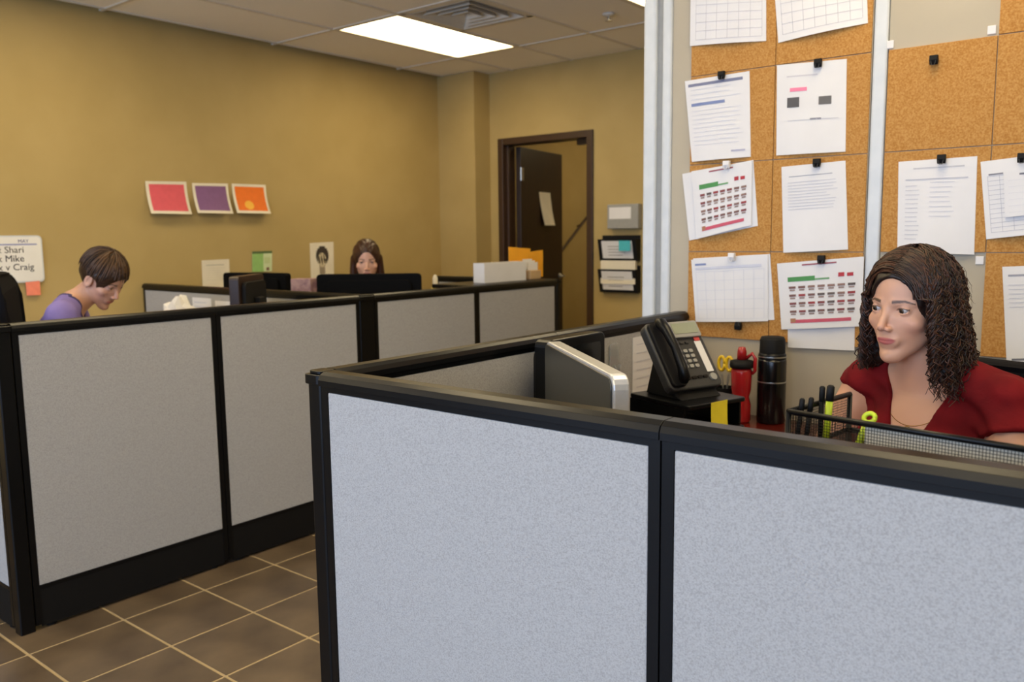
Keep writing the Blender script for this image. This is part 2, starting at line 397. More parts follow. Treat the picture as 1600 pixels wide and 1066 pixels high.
# ------------------------------------------------------------------ sheets of paper
def sheet(name, label, cat, corners, nrm, bend=.004, curl=0, marks=(), m=None, th=.0008, group=None, off=0, parent=None, n=10, wave=0):
    """corners TL TR BR BL in world space; nrm points off the surface"""
    TL, TR, BR, BL = [Vector(c) for c in corners]; nrm = Vector(nrm).normalized(); c0 = (TL+TR+BR+BL)/4
    def f(u, v, o=0):
        p = (TL*(1-u)+TR*u)*(1-v) + (BL*(1-u)+BR*u)*v
        lift = bend*math.sin(math.pi*u)*v + curl*v*v + wave*math.sin(u*9+v*2)*v
        return p + nrm*(lift+o+off) - c0
    bm = bmesh.new(); V = [[bm.verts.new(f(i/n, j/n)) for i in range(n+1)] for j in range(n+1)]
    for j in range(n):
        for i in range(n): bm.faces.new((V[j][i], V[j+1][i], V[j+1][i+1], V[j][i+1]))
    V2 = [[bm.verts.new(f(i/n, j/n, -th)) for i in range(n+1)] for j in range(n+1)]
    for j in range(n):
        for i in range(n): bm.faces.new((V2[j][i], V2[j][i+1], V2[j+1][i+1], V2[j+1][i]))
    rim = [(0, i) for i in range(n)]+[(i, n) for i in range(n)]+[(n, i) for i in range(n, 0, -1)]+[(i, 0) for i in range(n, 0, -1)]
    for k in range(len(rim)):
        a, b = rim[k], rim[(k+1) % len(rim)]
        bm.faces.new((V[a[0]][a[1]], V[b[0]][b[1]], V2[b[0]][b[1]], V2[a[0]][a[1]]))
    o = obj(name, bm, m or M_PAPER, parent, smooth=False)
    o.location = c0
    if parent is None: tag(o, label, cat, group)
    if marks:
        cols = []; bm = bmesh.new()
        for mi_, (u0, v0, u1, v1, c) in enumerate(marks):
            if c not in cols: cols.append(c)
            nu = max(1, int((u1-u0)*n+.5)); nv = max(1, int((v1-v0)*n+.5))
            G = [[bm.verts.new(f(u0+(u1-u0)*i/nu, v0+(v1-v0)*j/nv, .0005+(.0006 if mi_ else 0))) for i in range(nu+1)] for j in range(nv+1)]
            for j in range(nv):
                for i in range(nu): bm.faces.new((G[j][i], G[j+1][i], G[j+1][i+1], G[j][i+1])).material_index = cols.index(c)
        pr = obj('print', bm, [cmat(*c) for c in cols], o)
    return o
def lines(u0, u1, v0, v1, n, c=(178, 178, 184), th=.008, rag=.25):
    out = []
    for k in range(n):
        v = v0+(v1-v0)*k/max(1, n-1); out.append((u0, v, u1-(u1-u0)*random.random()*rag, v+th, c))
    return out
def gridm(u0, u1, v0, v1, nx, ny, c=(176, 178, 188), th=.005):
    return [(u0+(u1-u0)*i/nx, v0, u0+(u1-u0)*i/nx+th, v1, c) for i in range(nx+1)] + [(u0, v0+(v1-v0)*j/ny, u1, v0+(v1-v0)*j/ny+th, c) for j in range(ny+1)]
def disc(cu, cv, ru, rv, c, n=9):
    out = []
    for k in range(n):
        a = -1+2*k/n; b = -1+2*(k+1)/n; w = math.sqrt(max(0, 1-((a+b)/2)**2))
        out.append((cu-ru*w, cv+rv*a, cu+ru*w, cv+rv*b, c))
    return out
def calendar_marks():
    mk = [(.12, .22, .45, .29, (74, 140, 78)), (.45, .26, .62, .285, (110, 160, 110)), (.3, .04, .7, .06, (150, 70, 80))]
    mk += [(.72, .20, .79, .26, (176, 50, 60)), (.82, .21, .89, .26, (176, 50, 60))]
    for r in range(4):
        for c in range(7):
            u = .13+c*.117; v = .36+r*.12
            col = random.choice([(120, 86, 80), (150, 60, 62), (96, 84, 80), (140, 110, 100), (130, 70, 70)])
            mk.append((u, v, u+.085, v+.035, col)); mk.append((u+.01, v+.045, u+.075, v+.07, (150, 130, 122)))
    mk += [(.13, .86, .88, .91, (196, 84, 104)), (.13, .84, .2, .90, (170, 120, 90))]
    return mk
CN = (0, -1, 0); CY = 2.7475
def onc(*pts, y=CY): return [at(px, py, 1, y) for px, py in pts]
GP = 'papers clipped to the cork wall'
blue = (120, 134, 176)
sheet('calendar_page', 'faint grid page hanging at the top left of the cork wall', 'paper', onc((1080, -75), (1197, -80), (1197, 64), (1078, 72)), CN, .010, marks=gridm(.08, .95, .1, .94, 6, 9, (196, 194, 200)), group=GP)
sheet('calendar_page', 'wide grid page at the top of the second cork column', 'paper', onc((1206, -72), (1352, -88), (1356, 36), (1216, 67)), CN, .012, marks=gridm(.06, .95, .1, .92, 7, 7, (186, 186, 194)), group=GP)
sheet('printed_sheet', 'white printed form with blue heading bars in the first cork column', 'paper', onc((1070, 127), (1171, 111), (1173, 245), (1081, 253)), CN, .012,
      marks=[(.05, .05, .9, .085, (120, 124, 150)), (.08, .29, .62, .325, blue)]+lines(.08, .9, .12, .24, 3, (206, 208, 216))+lines(.08, .9, .38, .8, 9, (212, 212, 218))+[(.7, .9, .92, .92, (170, 170, 190))], group=GP)
sheet('printed_sheet', 'white sheet with a pink highlight and two dark squares', 'paper', onc((1214, 102), (1323, 92), (1321, 237), (1213, 243)), CN, .006,
      marks=[(.15, .13, .6, .145, (200, 198, 204)), (.2, .265, .45, .305, (240, 130, 160)), (.16, .37, .34, .48, (84, 82, 84)), (.62, .38, .8, .47, (98, 96, 96)), (.5, .61, .66, .63, (140, 140, 150)), (.17, .62, .9, .628, (200, 200, 206))], group=GP)
bk = sheet('calendar_page', 'tilted calendar with red and green print below the blue-headed form', 'calendar', onc((1066, 272), (1177, 250), (1184, 353), (1077, 376)), CN, .003, group=GP, th=.003)
fr = onc((1080, 268), (1175, 251), (1174, 352), (1088, 374), y=CY-.005)
sh = sheet('front_page', '', '', fr, CN, .012, marks=calendar_marks()); sh.parent = bk; sh.location = sh.location - bk.location
sheet('printed_sheet', 'white sheet of fine grey text in the second cork column', 'paper', onc((1221, 261), (1321, 251), (1325, 390), (1224, 395)), CN, .012,
      marks=[(.12, .12, .8, .13, (160, 164, 176))]+lines(.1, .88, .19, .5, 10, (196, 197, 203)), group=GP)
bk = sheet('blank_calendar', 'blank white month grid with several pages above the desk phone', 'calendar', onc((1083, 404), (1203, 397), (1210, 500), (1090, 502)), CN, .006, th=.003, group=GP)
sh = sheet('front_page', '', '', onc((1080, 406), (1200, 398), (1200, 502), (1087, 503), y=CY-.004), CN, .010, marks=gridm(.05, .95, .2, .95, 7, 5, (204, 206, 216))+[(.05, .07, .2, .1, blue), (.05, .13, .92, .17, (200, 202, 214))])
sh.parent = bk; sh.location = sh.location - bk.location
sheet('printed_sheet', 'blank white sheet peeking out below the lower red calendar', 'paper', onc((1231, 470), (1336, 468), (1335, 548), (1231, 543)), CN, .002, group=GP)
sheet('calendar_page', 'red and green printed calendar right beside the woman in red', 'calendar', onc((1214, 412), (1350, 401), (1346, 510), (1221, 515), y=CY-.004), CN, .008, marks=calendar_marks(), group=GP)
sheet('printed_sheet', 'thick white list right above the head of the woman in red', 'paper', onc((1404, 253), (1527, 244), (1522, 398), (1402, 393)), CN, .014, th=.004,
      marks=[(.2, .08, .85, .095, (190, 190, 196)), (.1, .2, .9, .212, (186, 186, 194))]+lines(.1, .3, .27, .85, 13, (196, 196, 203))+lines(.42, .75, .24, .6, 8, (204, 204, 210)), group=GP)
o = sheet('table_sheet', 'white table sheet hanging at an angle at the right edge of the picture', 'paper', onc((1532, 253), (1650, 238), (1656, 362), (1541, 374)), CN, .012,
      marks=gridm(.08, .9, .2, .92, 5, 12, (176, 178, 190))+[(.1, .17, .3, .19, (130, 130, 140))], group=GP)
sh = sheet('small_sheet', '', '', onc((1568, 268), (1640, 262), (1643, 332), (1570, 340), y=CY-.016), CN, .002, marks=[(.35, -.0+.06, .9, .1, (110, 110, 120))]+lines(.1, .9, .2, .9, 6, (210, 210, 216)))
sh.parent = o; sh.location = sh.location - o.location
sheet('printed_sheet', 'white letter at the right edge beside the curly hair', 'paper', onc((1566, 417), (1655, 414), (1662, 570), (1573, 573)), CN, .010,
      marks=[(.1, .08, .55, .1, (150, 152, 164))]+lines(.1, .9, .18, .4, 6, (200, 201, 208))+[(.1, .92, .6, .94, (110, 112, 124))], group=GP)
def clip(px, py, label, white=False, flip=False, y=CY-.012):
    q = at(px, py, 1, y); s = -1 if flip else 1
    t = thing('binder_clip', label, 'binder clip', tuple(q), group='clips on the cork wall'); mm = M_PAPER if white else M_BLKM
    bm = prism(bmesh.new(), [(-.006, .012), (.008, .012), (.010, -.002), (.003, -.014), (-.001, -.014), (-.008, -.002)], 0, -.011, .011)
    for v in bm.verts: v.co.z *= s
    obj('jaw', bm, mm, t, bevel=.001)
    bm = T([(-.006, -.002, .012*s), (-.007, -.006, -.002*s), (-.004, -.008, -.016*s), (.004, -.008, -.016*s), (.007, -.006, -.002*s), (.006, -.002, .012*s)], .0011, 6)
    obj('handle', bm, mm if white else M_DKGREY, t)
clip(1127, 117, 'black clip on the form with blue heading bars')
clip(1278, 98, 'black clip on the sheet with two dark squares')
clip(1276, 254, 'black clip on the sheet of fine grey text')
clip(1283, 405, 'black clip on the red calendar beside the woman', y=CY-.016)
clip(1459, 93, 'black clip alone on the bare cork square')
clip(1471, 248, 'black clip on the thick list above the woman', y=CY-.018)
clip(1597, 246, 'black clip on the table sheet at the right edge', y=CY-.02)
clip(1153, 510, 'black clip hanging below the blank month grid', flip=True)
clip(1135, 257, 'white clip on the tilted red calendar', white=True, y=CY-.018)
clip(1143, 401, 'white clip on the blank month grid', white=True, y=CY-.018)

# left wall papers
WN = (1, 0, 0)
def onl(*pts, x=XL+.003): return [at(px, py, 0, x) for px, py in pts]
def poster(px, col, lab, extra=()):
    TL, TR, BR, BL = onl(*px)
    BL.y = TL.y; BR.y = TR.y; BL.z += .012; BR.z += .012
    mk = [(.07, .09, .93, .91, col)]+list(extra)
    return sheet('colour_notice', lab, 'poster', (TL, TR, BR, BL), WN, .012, curl=.05, marks=mk, m=M_CREAM, group='coloured notices on the tan wall')
poster([(227, 283), (291, 284), (296, 338), (238, 337)], (216, 88, 100), 'pink notice with a pale border on the tan wall')
poster([(300, 286), (356, 287), (361, 337), (310, 336)], (126, 86, 132), 'purple notice with a pale border, middle of three')
poster([(362, 287), (415, 289), (421, 337), (373, 336)], (228, 112, 20), 'orange notice with a yellow spot on the tan wall', disc(.4, .72, .13, .15, (236, 178, 60)))
# whiteboard with names
def text_mesh(body, size, material, parent, M, name='handwriting', sx=1):
    cu = bpy.data.curves.new('t', 'FONT'); cu.body = body; cu.size = size; cu.extrude = .0004; cu.resolution_u = 3
    to = bpy.data.objects.new('t', cu); COL.objects.link(to)
    bpy.context.view_layer.update()
    me = bpy.data.meshes.new_from_object(to.evaluated_get(bpy.context.evaluated_depsgraph_get()))
    bpy.data.objects.remove(to, do_unlink=True)
    me.transform(M @ Matrix.Diagonal((sx, 1, 1, 1))); me.name = name; me.materials.clear(); me.materials.append(material)
    return link(bpy.data.objects.new(name, me), parent)
a, b = at(-75, 372, 0, XL), at(69, 442, 0, XL)
wb = thing('whiteboard', 'small whiteboard with handwritten names at the left edge', 'whiteboard', (XL+.002, (a.y+b.y)/2, (1.405+1.137)/2))
ww = abs(b.y-a.y); wh = 1.405-1.137
MW = Matrix(((0, 0, 1, 0), (1, 0, 0, 0), (0, 1, 0, 0), (0, 0, 0, 1)))   # text x -> +y, text y -> +z, normal +x
obj('frame', prism(bmesh.new(), rrect(ww, wh, .025), 0, 0, .012), M_ALU, wb)
obj('board', prism(bmesh.new(), rrect(ww-.016, wh-.016, .02), 0, .0122, .0135), mat('whiteboard', rgb(236, 234, 228), .25, scale=3), wb)
obj('header_strip', B(.0137, .0142, -ww/2+.03, ww/2-.03, wh/2-.055, wh/2-.047), cmat(150, 156, 196), wb)
M_INK = cmat(60, 60, 66); 
text_mesh('MAY', .028, cmat(90, 96, 150), wb, Matrix.Translation((.0143, ww/2-.13, wh/2-.042)) @ MW, 'lettering')
for k, w in enumerate(('x Shari', 'x Mike', 'x v Craig', '   x')):
    text_mesh(w, .052, M_INK, wb, Matrix.Translation((.0143, ww/2-.245, wh/2-.098-.049*k)) @ MW)
q = onl((40, 441), (62, 439), (64, 461), (42, 462), x=XL+.018)
sheet('sticky_note', 'salmon sticky note at the lower corner of the whiteboard', 'sticky note', q, WN, .003, m=cmat(238, 136, 108))
sheet('printed_sheet', 'white sheet on the tan wall beside the dark monitors', 'paper', onl((315, 407), (358, 405), (360, 456), (317, 458)), WN, .008, marks=[(.15, .15, .8, .17, (170, 165, 150))]+lines(.15, .85, .25, .6, 6, (198, 192, 176)), m=M_CREAM)
sheet('flyer', 'green and white flyer on the tan wall', 'flyer', onl((394, 393), (425, 392), (425, 424), (394, 425)), WN, .004, marks=[(.0, .0, 1, .12, (80, 104, 60)), (.0, .12, .55, 1, (146, 190, 110)), (.6, .3, .9, .6, (190, 206, 150)), (.7, .8, .85, .95, (120, 90, 70))], m=mat('pale_green', rgb(206, 220, 176), .8, scale=9))
mk = disc(.5, .36, .27, .26, (52, 44, 38)) + disc(.48, .47, .17, .19, (206, 192, 160)) + [(.36, .62, .6, .85, (150, 136, 116))]
pz = sheet('poster', 'white poster with a dark-haired portrait drawing behind the far desk', 'poster', onl((484, 380), (521, 378), (522, 436), (486, 437)), WN, .006, marks=mk, m=M_CREAM)

# far wall: grey box, two file pockets
def onf(px, py): return at(px, py, 1, YF)
a, b = onf(955, 320), onf(1003, 357)
t = thing('wall_control_box', 'grey wall box with a white label beside the door', 'control box', ((a.x+b.x)/2, YF, (a.z+b.z)/2)); w, h = (b.x-a.x)/2, (a.z-b.z)/2
obj('housing', B(-w, w, -.06, -.001, -h, h), M_GREYPL, t, bevel=.006)
obj('label_plate', B(-w*.85, w*.55, -.062, -.0602, -h*.2, h*.75), M_PAPER, t)
def pocket(p0, p1, label, note=False):
    a, b = onf(*p0), onf(*p1)
    t = thing('wall_file_pocket', label, 'file pocket', ((a.x+b.x)/2, YF, b.z), group='wall file pockets'); w = (b.x-a.x)/2; h = a.z-b.z
    obj('back_plate', B(-w, w, -.008, -.001, 0, h+.03), M_BLKM, t)
    bm = bmesh.new()
    for s in (-1, 1): prism(bm, [(-.008, 0), (-.04, 0), (-.075, h), (-.008, h)], 0, s*w-.004 if s > 0 else -w, s*w if s > 0 else -w+.004)
    obj('side', bm, M_BLKM, t)
    fp = prism(bmesh.new(), [(-.008, 0), (-.044, 0), (-.079, h), (-.075, h), (-.04, .004), (-.008, .004)], 0, -w, w); obj('front', fp, M_BLKM, t)
    TLc = [Vector((x*w*.8, -.081-.035*(z-h)/h if False else -.0805+(h-z)*(.035/h), z)) for x, z in ((-1, h*.92), (1, h*.92), (1, h*.12), (-1, h*.12))]
    s_ = sheet('label_card', '', '', TLc, (0, -1, .4), 0, marks=lines(.2, .8, .3, .8, 4, (150, 146, 140), .04), parent=t, off=.001)
    return t, w, h
t, w, h = pocket((942, 374), (1001, 408), 'upper black wall file pocket with a teal note')
q = [onf(976, 376), onf(994, 376), onf(994, 392), onf(976, 392)]
for v in q: v.y -= .088
sheet('sticky_note', 'teal sticky note on the upper wall file pocket', 'sticky note', q, CN, .002, m=cmat(70, 178, 190))
t, w, h = pocket((942, 420), (1001, 458), 'lower black wall file pocket holding papers')
a, b = onf(942, 405), onf(1000, 432)
bm = bmesh.new()
for k in range(4): box(bm, a.x+.01+.004*k, b.x-.012+.002*k, YF-.03-.012*k, YF-.026-.012*k, b.z-.06, a.z-.004*k)
tag(obj('paper_stack', bm, M_CREAM), 'cream papers standing in the lower wall file pocket', 'papers')
# paper on the door leaf
Md = Matrix.Translation((HX, YF+HY, 0)) @ Matrix.Rotation(ang, 4, 'Z')
sheet('door_notice', 'curled white notice taped to the open brown door', 'paper', [Md @ Vector(p) for p in ((.36, -.047, 1.76), (.60, -.047, 1.76), (.64, -.047, 1.46), (.42, -.047, 1.46))], Md.to_3x3() @ Vector((0, -1, 0)), .01, curl=.03, m=M_CREAM)

# ------------------------------------------------------------------ desks
def desk(name, label, rects, legs, m, z=.75):
    t = thing(name, label, 'desk')
    for k, r in enumerate(rects): obj('worktop', B(r[0], r[1], r[2], r[3], z-.03, z), m, t, bevel=.004)
    for l in legs: obj('support_panel', B(l[0], l[1], l[2], l[3], .002, z-.031), M_DKGREY, t)
    return t
desk('corner_desk', 'dark red corner desk inside the front cubicle', [(-1.388, -.80, 1.157, 2.742), (-.799, .50, 1.157, 1.66)],
     [(-1.37, -.85, 2.70, 2.73), (-1.37, -1.34, 1.17, 1.7), (.44, .47, 1.17, 1.6)], M_MAHOG)
M_LAM = mat('grey_laminate', rgb(186, 180, 168), .45, scale=12)
desk('left_desk', 'grey desk of the person in purple along the cross panel', [(-5.19, -3.157, 2.0, 2.708)], [(-5.18, -5.15, 2.05, 2.7), (-3.19, -3.16, 2.05, 2.7)], M_LAM)
desk('far_desk', 'grey desk behind the aisle partition at the door end', [(-3.72, -3.157, 2.766, 4.29), (-5.19, -3.721, 2.766, 3.15)], [(-3.7, -3.2, 4.25, 4.28), (-5.18, -5.15, 2.78, 3.1)], M_LAM)

# ------------------------------------------------------------------ monitors
def monitor(label, c, rz, w, h, top, th=.045, shell=None, rim=None, desk_z=.75, tilt=0, rr=.02, silver=False, foot=(.24, .18)):
    """screen faces local +y; origin on the desk"""
    t = thing('computer_monitor', label, 'monitor', (c[0], c[1], desk_z+.0005), rz)
    zc = top-desk_z-h/2
    M = Matrix.Translation((0, 0, zc)) @ Matrix.Rotation(tilt, 4, 'X')
    bm = prism(bmesh.new(), rrect(w, h, rr), 1, -th*.45, th*.55)
    for v in bm.verts: v.co = M @ v.co
    obj('bezel', bm, rim or M_BLK, t, bevel=.004)
    bm = prism(bmesh.new(), rrect(w-.05, h-.05, .01), 1, th*.55+.0003, th*.55+.0012)
    for v in bm.verts: v.co = M @ v.co
    obj('screen', bm, mat('dark_screen', rgb(14, 16, 20), .15, scale=5), t)
    if silver:
        bm = prism(bmesh.new(), rrect(w-.012, h-.012, rr*.8), 1, -th*.45-.004, -th*.45-.0003)
    else:
        bm = prism(bmesh.new(), rrect(w*.82, h*.8, .03), 1, -th*.45-.022, -th*.45-.0003)
    for v in bm.verts: v.co = M @ v.co
    obj('back_cover', bm, shell or M_BLKM, t, bevel=.003)
    bm = bmesh.new(); box(bm, -.035, .035, -th*.45-.05, -th*.45-.023, .014, zc+.04); obj('stand_neck', bm, M_BLKM, t, bevel=.004)
    obj('stand_base', prism(bmesh.new(), rrect(foot[0], foot[1], .03, cy=-.03 if foot[1] > .1 else 0), 2, 0, .014), M_BLKM, t, bevel=.003)
    return t
a, b = Vector((-1.288, 1.731, 0)), Vector((-.852, 1.359, 0)); d = (b-a)
c = (a+b)/2+Vector((.64, .76, 0))*.02
monitor('silver-rimmed monitor seen from behind in the front cubicle', c, math.atan2(d.y, d.x), d.length, .33, 1.104, .034, mat('grey_back', rgb(62, 62, 58), .35, scale=60), M_SILVER, rr=.028, silver=True)
monitor('small black monitor standing along the partition behind the silver-rimmed one', (-1.318, 1.892), R(-90), .27, .25, 1.100, .05, foot=(.12, .085))
a, b = dep(495, 428, 4.52), dep(658, 428, 4.52); d = b-a
monitor('wide black monitor hiding the chin of the far woman', (a+b)/2, math.atan2(d.y, d.x), (a-b).length, .34, (a.z+b.z)/2, .04, M_DULL, M_DULL)
a, b = dep(352, 427, 5.2), dep(450, 426, 5.0); d = b-a
monitor('black monitor left of the far woman, behind the cross panel', (a+b)/2, math.atan2(d.y, d.x), (a-b).length, .30, (a.z+b.z)/2, .05, M_DULL, M_DULL)
a = dep(386, 430, 4.22)
monitor('dark monitor seen edge-on in front of the cross panel', a, R(125), .34, .30, a.z, .05, rim=mat('brownish_black', rgb(44, 30, 24), .4, scale=30))

# far desk clutter
def on_far(px, py, x): return at(px, py, 0, x)
t = thing('transaction_shelf', 'dark shelf on the partition corner holding the white box', 'shelf', (-3.30, 3.95, 0))
obj('shelf_board', B(-.135, .142, -.42, .34, TOP-.022, TOP+.001), M_BLK, t, bevel=.003)
for y in (-.3, .25): obj('bracket', prism(bmesh.new(), [(.142, TOP-.024), (-.1, TOP-.024), (.142, TOP-.2)], 1, y, y+.02), M_BLKM, t)
SZ = TOP+.0015
a, b = at(757, 440, 0, -3.22), at(822, 440, 0, -3.22)
t = thing('paper_box', 'white cardboard box of papers on the partition by the door', 'box', (-3.28, (a.y+b.y)/2, SZ)); w = (b.y-a.y)/2
bm = bmesh.new(); box(bm, -.025, .06, -w, w, 0, .004)
for s, xx in ((-1, -.025), (1, .057)): box(bm, xx, xx+.003, -w, w, .004, .115); box(bm, -.022, .057, min(s*w, s*(w-.003)), max(s*w, s*(w-.003)), .004, .115)
obj('carton', bm, M_PAPER, t)
for k in range(4): obj('paper_sheet', B(-.015+.016*k, -.013+.016*k, -w+.01, w-.015-.004*k, .005, .112-.004*k), M_CREAM, t)
a = at(836, 440, 0, -3.23)
t = thing('card_holder', 'small beige holder with white cards beside the white box', 'box', (-3.27, a.y, SZ))
obj('holder', B(-.05, .05, -.06, .05, 0, .055), mat('beige_card', rgb(190, 160, 118), .8, scale=20), t, bevel=.003)
for k in range(3): obj('card', B(-.02+.02*k, -.018+.02*k, -.05, .045+.004*k, .0555, .125-.01*k), M_PAPER, t)
ey = at(797, 412, 0, -3.37)
M_ENV = mat('yellow_envelope', rgb(240, 170, 40), .7, scale=8)
e0, e1 = at(796, 386, 0, -3.36), at(851, 391, 0, -3.36)
for k, (ya, yb, zt, lab) in enumerate(((e0.y, e0.y+.22, e0.z, 'yellow-orange envelope leaning behind the white box'), (e0.y+.17, e1.y, e1.z, 'yellow-orange envelope behind the small card holder'))):
    bm = prism(bmesh.new(), [(ya, SZ), (yb, SZ), (yb, zt-.015 if k == 0 else zt), (ya, zt if k == 0 else zt-.012)], 0, -.003, .003)
    o = obj('envelope', bm, M_ENV, None, bevel=.001); o.location = (-3.365-.012*k, 0, 0); tag(o, lab, 'envelope', 'yellow envelopes by the door')
q = dep(680, 455, 5.05); q.z = .75
t = thing('small_bottle', 'small pale yellow bottle at the far desk', 'bottle', (-3.6, 3.67, .7505))
q = at(680, 440, 0, -3.6); t.location = (-3.6, q.y, .7505)
obj('body', L([(0, 0), (.035, 0), (.038, .02), (.038, .26), (.02, .32), (.014, .33), (0, .33)], 20), mat('pale_yellow', rgb(206, 190, 110), .35, scale=8), t, smooth=True)
obj('cap', L([(.016, .3305), (.016, .37), (.006, .39), (0, .39)], 14), M_CREAM, t, smooth=True)
q = dep(470, 452, 4.72)
t = thing('patterned_box', 'lilac patterned box beside the wide black monitor', 'box', (q.x-.1, q.y+.1, .7505), R(30))
obj('carton', B(-.06, .06, -.05, .05, 0, .39), mat('lilac_pattern', rgb(170, 140, 140), .7, col2=rgb(120, 90, 110), scale=26), t, bevel=.003)
# sheets pinned on the cross panel of the left cubicle (faces the person in purple)
for k, (x0, x1, z0, lab) in enumerate(((-4.62, -4.42, 1.03, 'pale sheet pinned on the cross panel behind the person in purple'), (-4.38, -4.22, 1.02, 'bluish sheet pinned on the cross panel, next to the dark monitor'))):
    sheet('pinned_sheet', lab, 'paper', [(x0, 2.713, z0), (x1, 2.713, z0), (x1, 2.713, z0-.25), (x0, 2.713, z0-.25)], CN, .008, marks=lines(.1, .9, .1, .9, 9, (190, 194, 206), .02))
t = thing('crumpled_tissue', 'white crumpled paper on the desk in front of the person in purple', 'paper', (-4.3, 2.45, .7505))
bm = bmesh.new(); bmesh.ops.create_icosphere(bm, subdivisions=3, radius=.1)
for v in bm.verts:
    v.co *= 1+.25*math.sin(v.co.x*60+v.co.z*33)*math.sin(v.co.y*47); v.co.z = max(0, (v.co.z+.09)*1.6)
obj('paper_ball', bm, M_PAPER, t)

# ------------------------------------------------------------------ front desk clutter
RX, RY = -1.085, 2.13
t = thing('desk_riser', 'black two-shelf desk riser under the phone', 'riser', (RX, RY, .7505), R(72))
for z in (.0, .08, .16): obj('shelf', prism(bmesh.new(), rrect(.22, .24, .012), 2, z, z+.012), M_BLK, t, bevel=.003)
for x in (-.1095, .1035):
    for z in (.0123, .0923): obj('side_panel', B(x, x+.006, -.10, .115, z, z+.0675), M_BLK, t)
PH = thing('desk_phone', 'black office desk phone with a grey display on the riser', 'telephone', (RX-.012, RY+.004, .7505+.1725), R(69))
# local: user side is -y, face slopes up to +y
TA = R(54)
MP = Matrix.Translation((0, -.055, .035)) @ Matrix.Rotation(TA, 4, 'X')
def pobj(name, bm, m, bevel=0, parent=None, smooth=False):
    for v in bm.verts: v.co = MP @ v.co
    return obj(name, bm, m, parent or PH, bevel=bevel, smooth=smooth)
pobj('body', prism(bmesh.new(), rrect(.19, .215, .02, cx=0, cy=.0975), 2, -.03, 0), M_DKGREY, .005)
obj('foot_stand', prism(bmesh.new(), [(-.075, 0), (.075, 0), (.045, .10), (-.05, .015)], 0, -.075, .075), M_BLKM, PH, bevel=.004)
pobj('cradle', prism(bmesh.new(), rrect(.05, .2, .012, cx=-.065, cy=.098), 2, .0003, .012), M_BLKM, .003)
hs = bmesh.new()
tube(hs, [(-.065, .0, .024), (-.065, .012, .034), (-.065, .04, .043), (-.065, .098, .048), (-.065, .156, .043), (-.065, .184, .034), (-.065, .196, .024)], [.010, .017, .0145, .012, .0145, .017, .010], 14)
pobj('handset', hs, M_BLK, 0, None, True)
pobj('display', prism(bmesh.new(), rrect(.105, .052, .006, cx=.035, cy=.172), 2, .0003, .010), M_GREYPL, .002)
pobj('display_glass', prism(bmesh.new(), rrect(.09, .034, .003, cx=.035, cy=.174), 2, .0103, .0112), mat('lcd_glass', rgb(150, 158, 140), .25, scale=30))
for r in range(4):
    for c in range(3): pobj('key', prism(bmesh.new(), rrect(.014, .010, .003, 2, cx=-.012+c*.02, cy=.105-r*.016), 2, .0003, .004), M_GREYPL if r < 4 else M_BLK)
for k in range(3): pobj('soft_key', prism(bmesh.new(), rrect(.013, .007, .002, 2, cx=-.012+k*.02, cy=.132), 2, .0003, .004), M_DKGREY)
pobj('label_strip', prism(bmesh.new(), rrect(.024, .10, .002, 2, cx=.068, cy=.085), 2, .0003, .0016), M_PAPER)
pobj('red_lamp', prism(bmesh.new(), rrect(.02, .012, .002, 2, cx=.068, cy=.14), 2, .0017, .0034), cmat(196, 70, 66))
pobj('navigation_key', lathe(bmesh.new(), [(0, .0003), (.012, .0003), (.011, .005), (0, .005)], 18, (.068, .018, 0)), M_GREYPL)
for k in range(4): pobj('function_key', prism(bmesh.new(), rrect(.016, .008, .002, 2, cx=-.02+k*.02, cy=.022), 2, .0003, .004), M_BLK)
Mr = Matrix.Translation((RX, RY, .7505)) @ Matrix.Rotation(R(72), 4, 'Z')
yn = [Mr @ Vector(q) for q in ((-.03, -.1215, .172), (.032, -.1215, .174), (.026, -.1255, .085), (-.036, -.1255, .078))]
sheet('sticky_note', 'yellow sticky note hanging off the front of the phone riser', 'sticky note', yn, Mr.to_3x3() @ Vector((0, -1, 0)), .004, curl=.006, m=cmat(226, 208, 44))
cl = thing('clear_hook', 'clear plastic hook on the panel beside the phone', 'hook', (-1.396, 2.24, .985))
obj('hook_plate', prism(bmesh.new(), rrect(.05, .10, .012), 0, 0, .004), mat('clear_plastic', rgb(225, 228, 230), .12, scale=20, trans=.7), cl, bevel=.001)
obj('hook_arm', T([(.004, 0, -.02), (.02, 0, -.035), (.025, 0, -.015)], .005, 8), MATS['clear_plastic'], cl, smooth=True)
sheet('pinned_sheet', 'white sheet pinned to the panel right behind the desk phone', 'paper', [(-1.3975, 2.36, 1.04), (-1.3975, 2.58, 1.04), (-1.3975, 2.58, .80), (-1.3975, 2.36, .80)], (1, 0, 0), .006, marks=lines(.1, .9, .1, .8, 7, (200, 200, 206), .015))
# thermos
q = at(1201, 652, 2, .75)
TX, TY = -1.055, 2.672
t = thing('vacuum_flask', 'tall black vacuum flask on the red desk', 'flask', (TX, TY, .7505))
MBK = mat('gloss_black', rgb(14, 14, 15), .18, scale=30)
obj('body', L([(0, 0), (.043, 0), (.046, .004), (.046, .205), (.044, .212), (0, .212)], 40), MBK, t, smooth=True)
obj('shoulder', L([(.0445, .2125), (.0445, .226), (.041, .232), (0, .232)], 40), M_BLK, t, smooth=True)
obj('cup_lid', L([(.041, .2325), (.040, .275), (.036, .284), (0, .284)], 40), M_BLKM, t, smooth=True)
for z in (.135, .218): obj('steel_band', L([(.0463, z), (.0466, z+.002), (.0463, z+.004)], 40), M_STEEL, t, smooth=True)
t = thing('sports_bottle', 'red translucent sports bottle with a black collar beside the flask', 'bottle', (-1.135, 2.615, .7505))
MRED = mat('red_translucent', rgb(176, 36, 40), .15, scale=12, trans=.25)
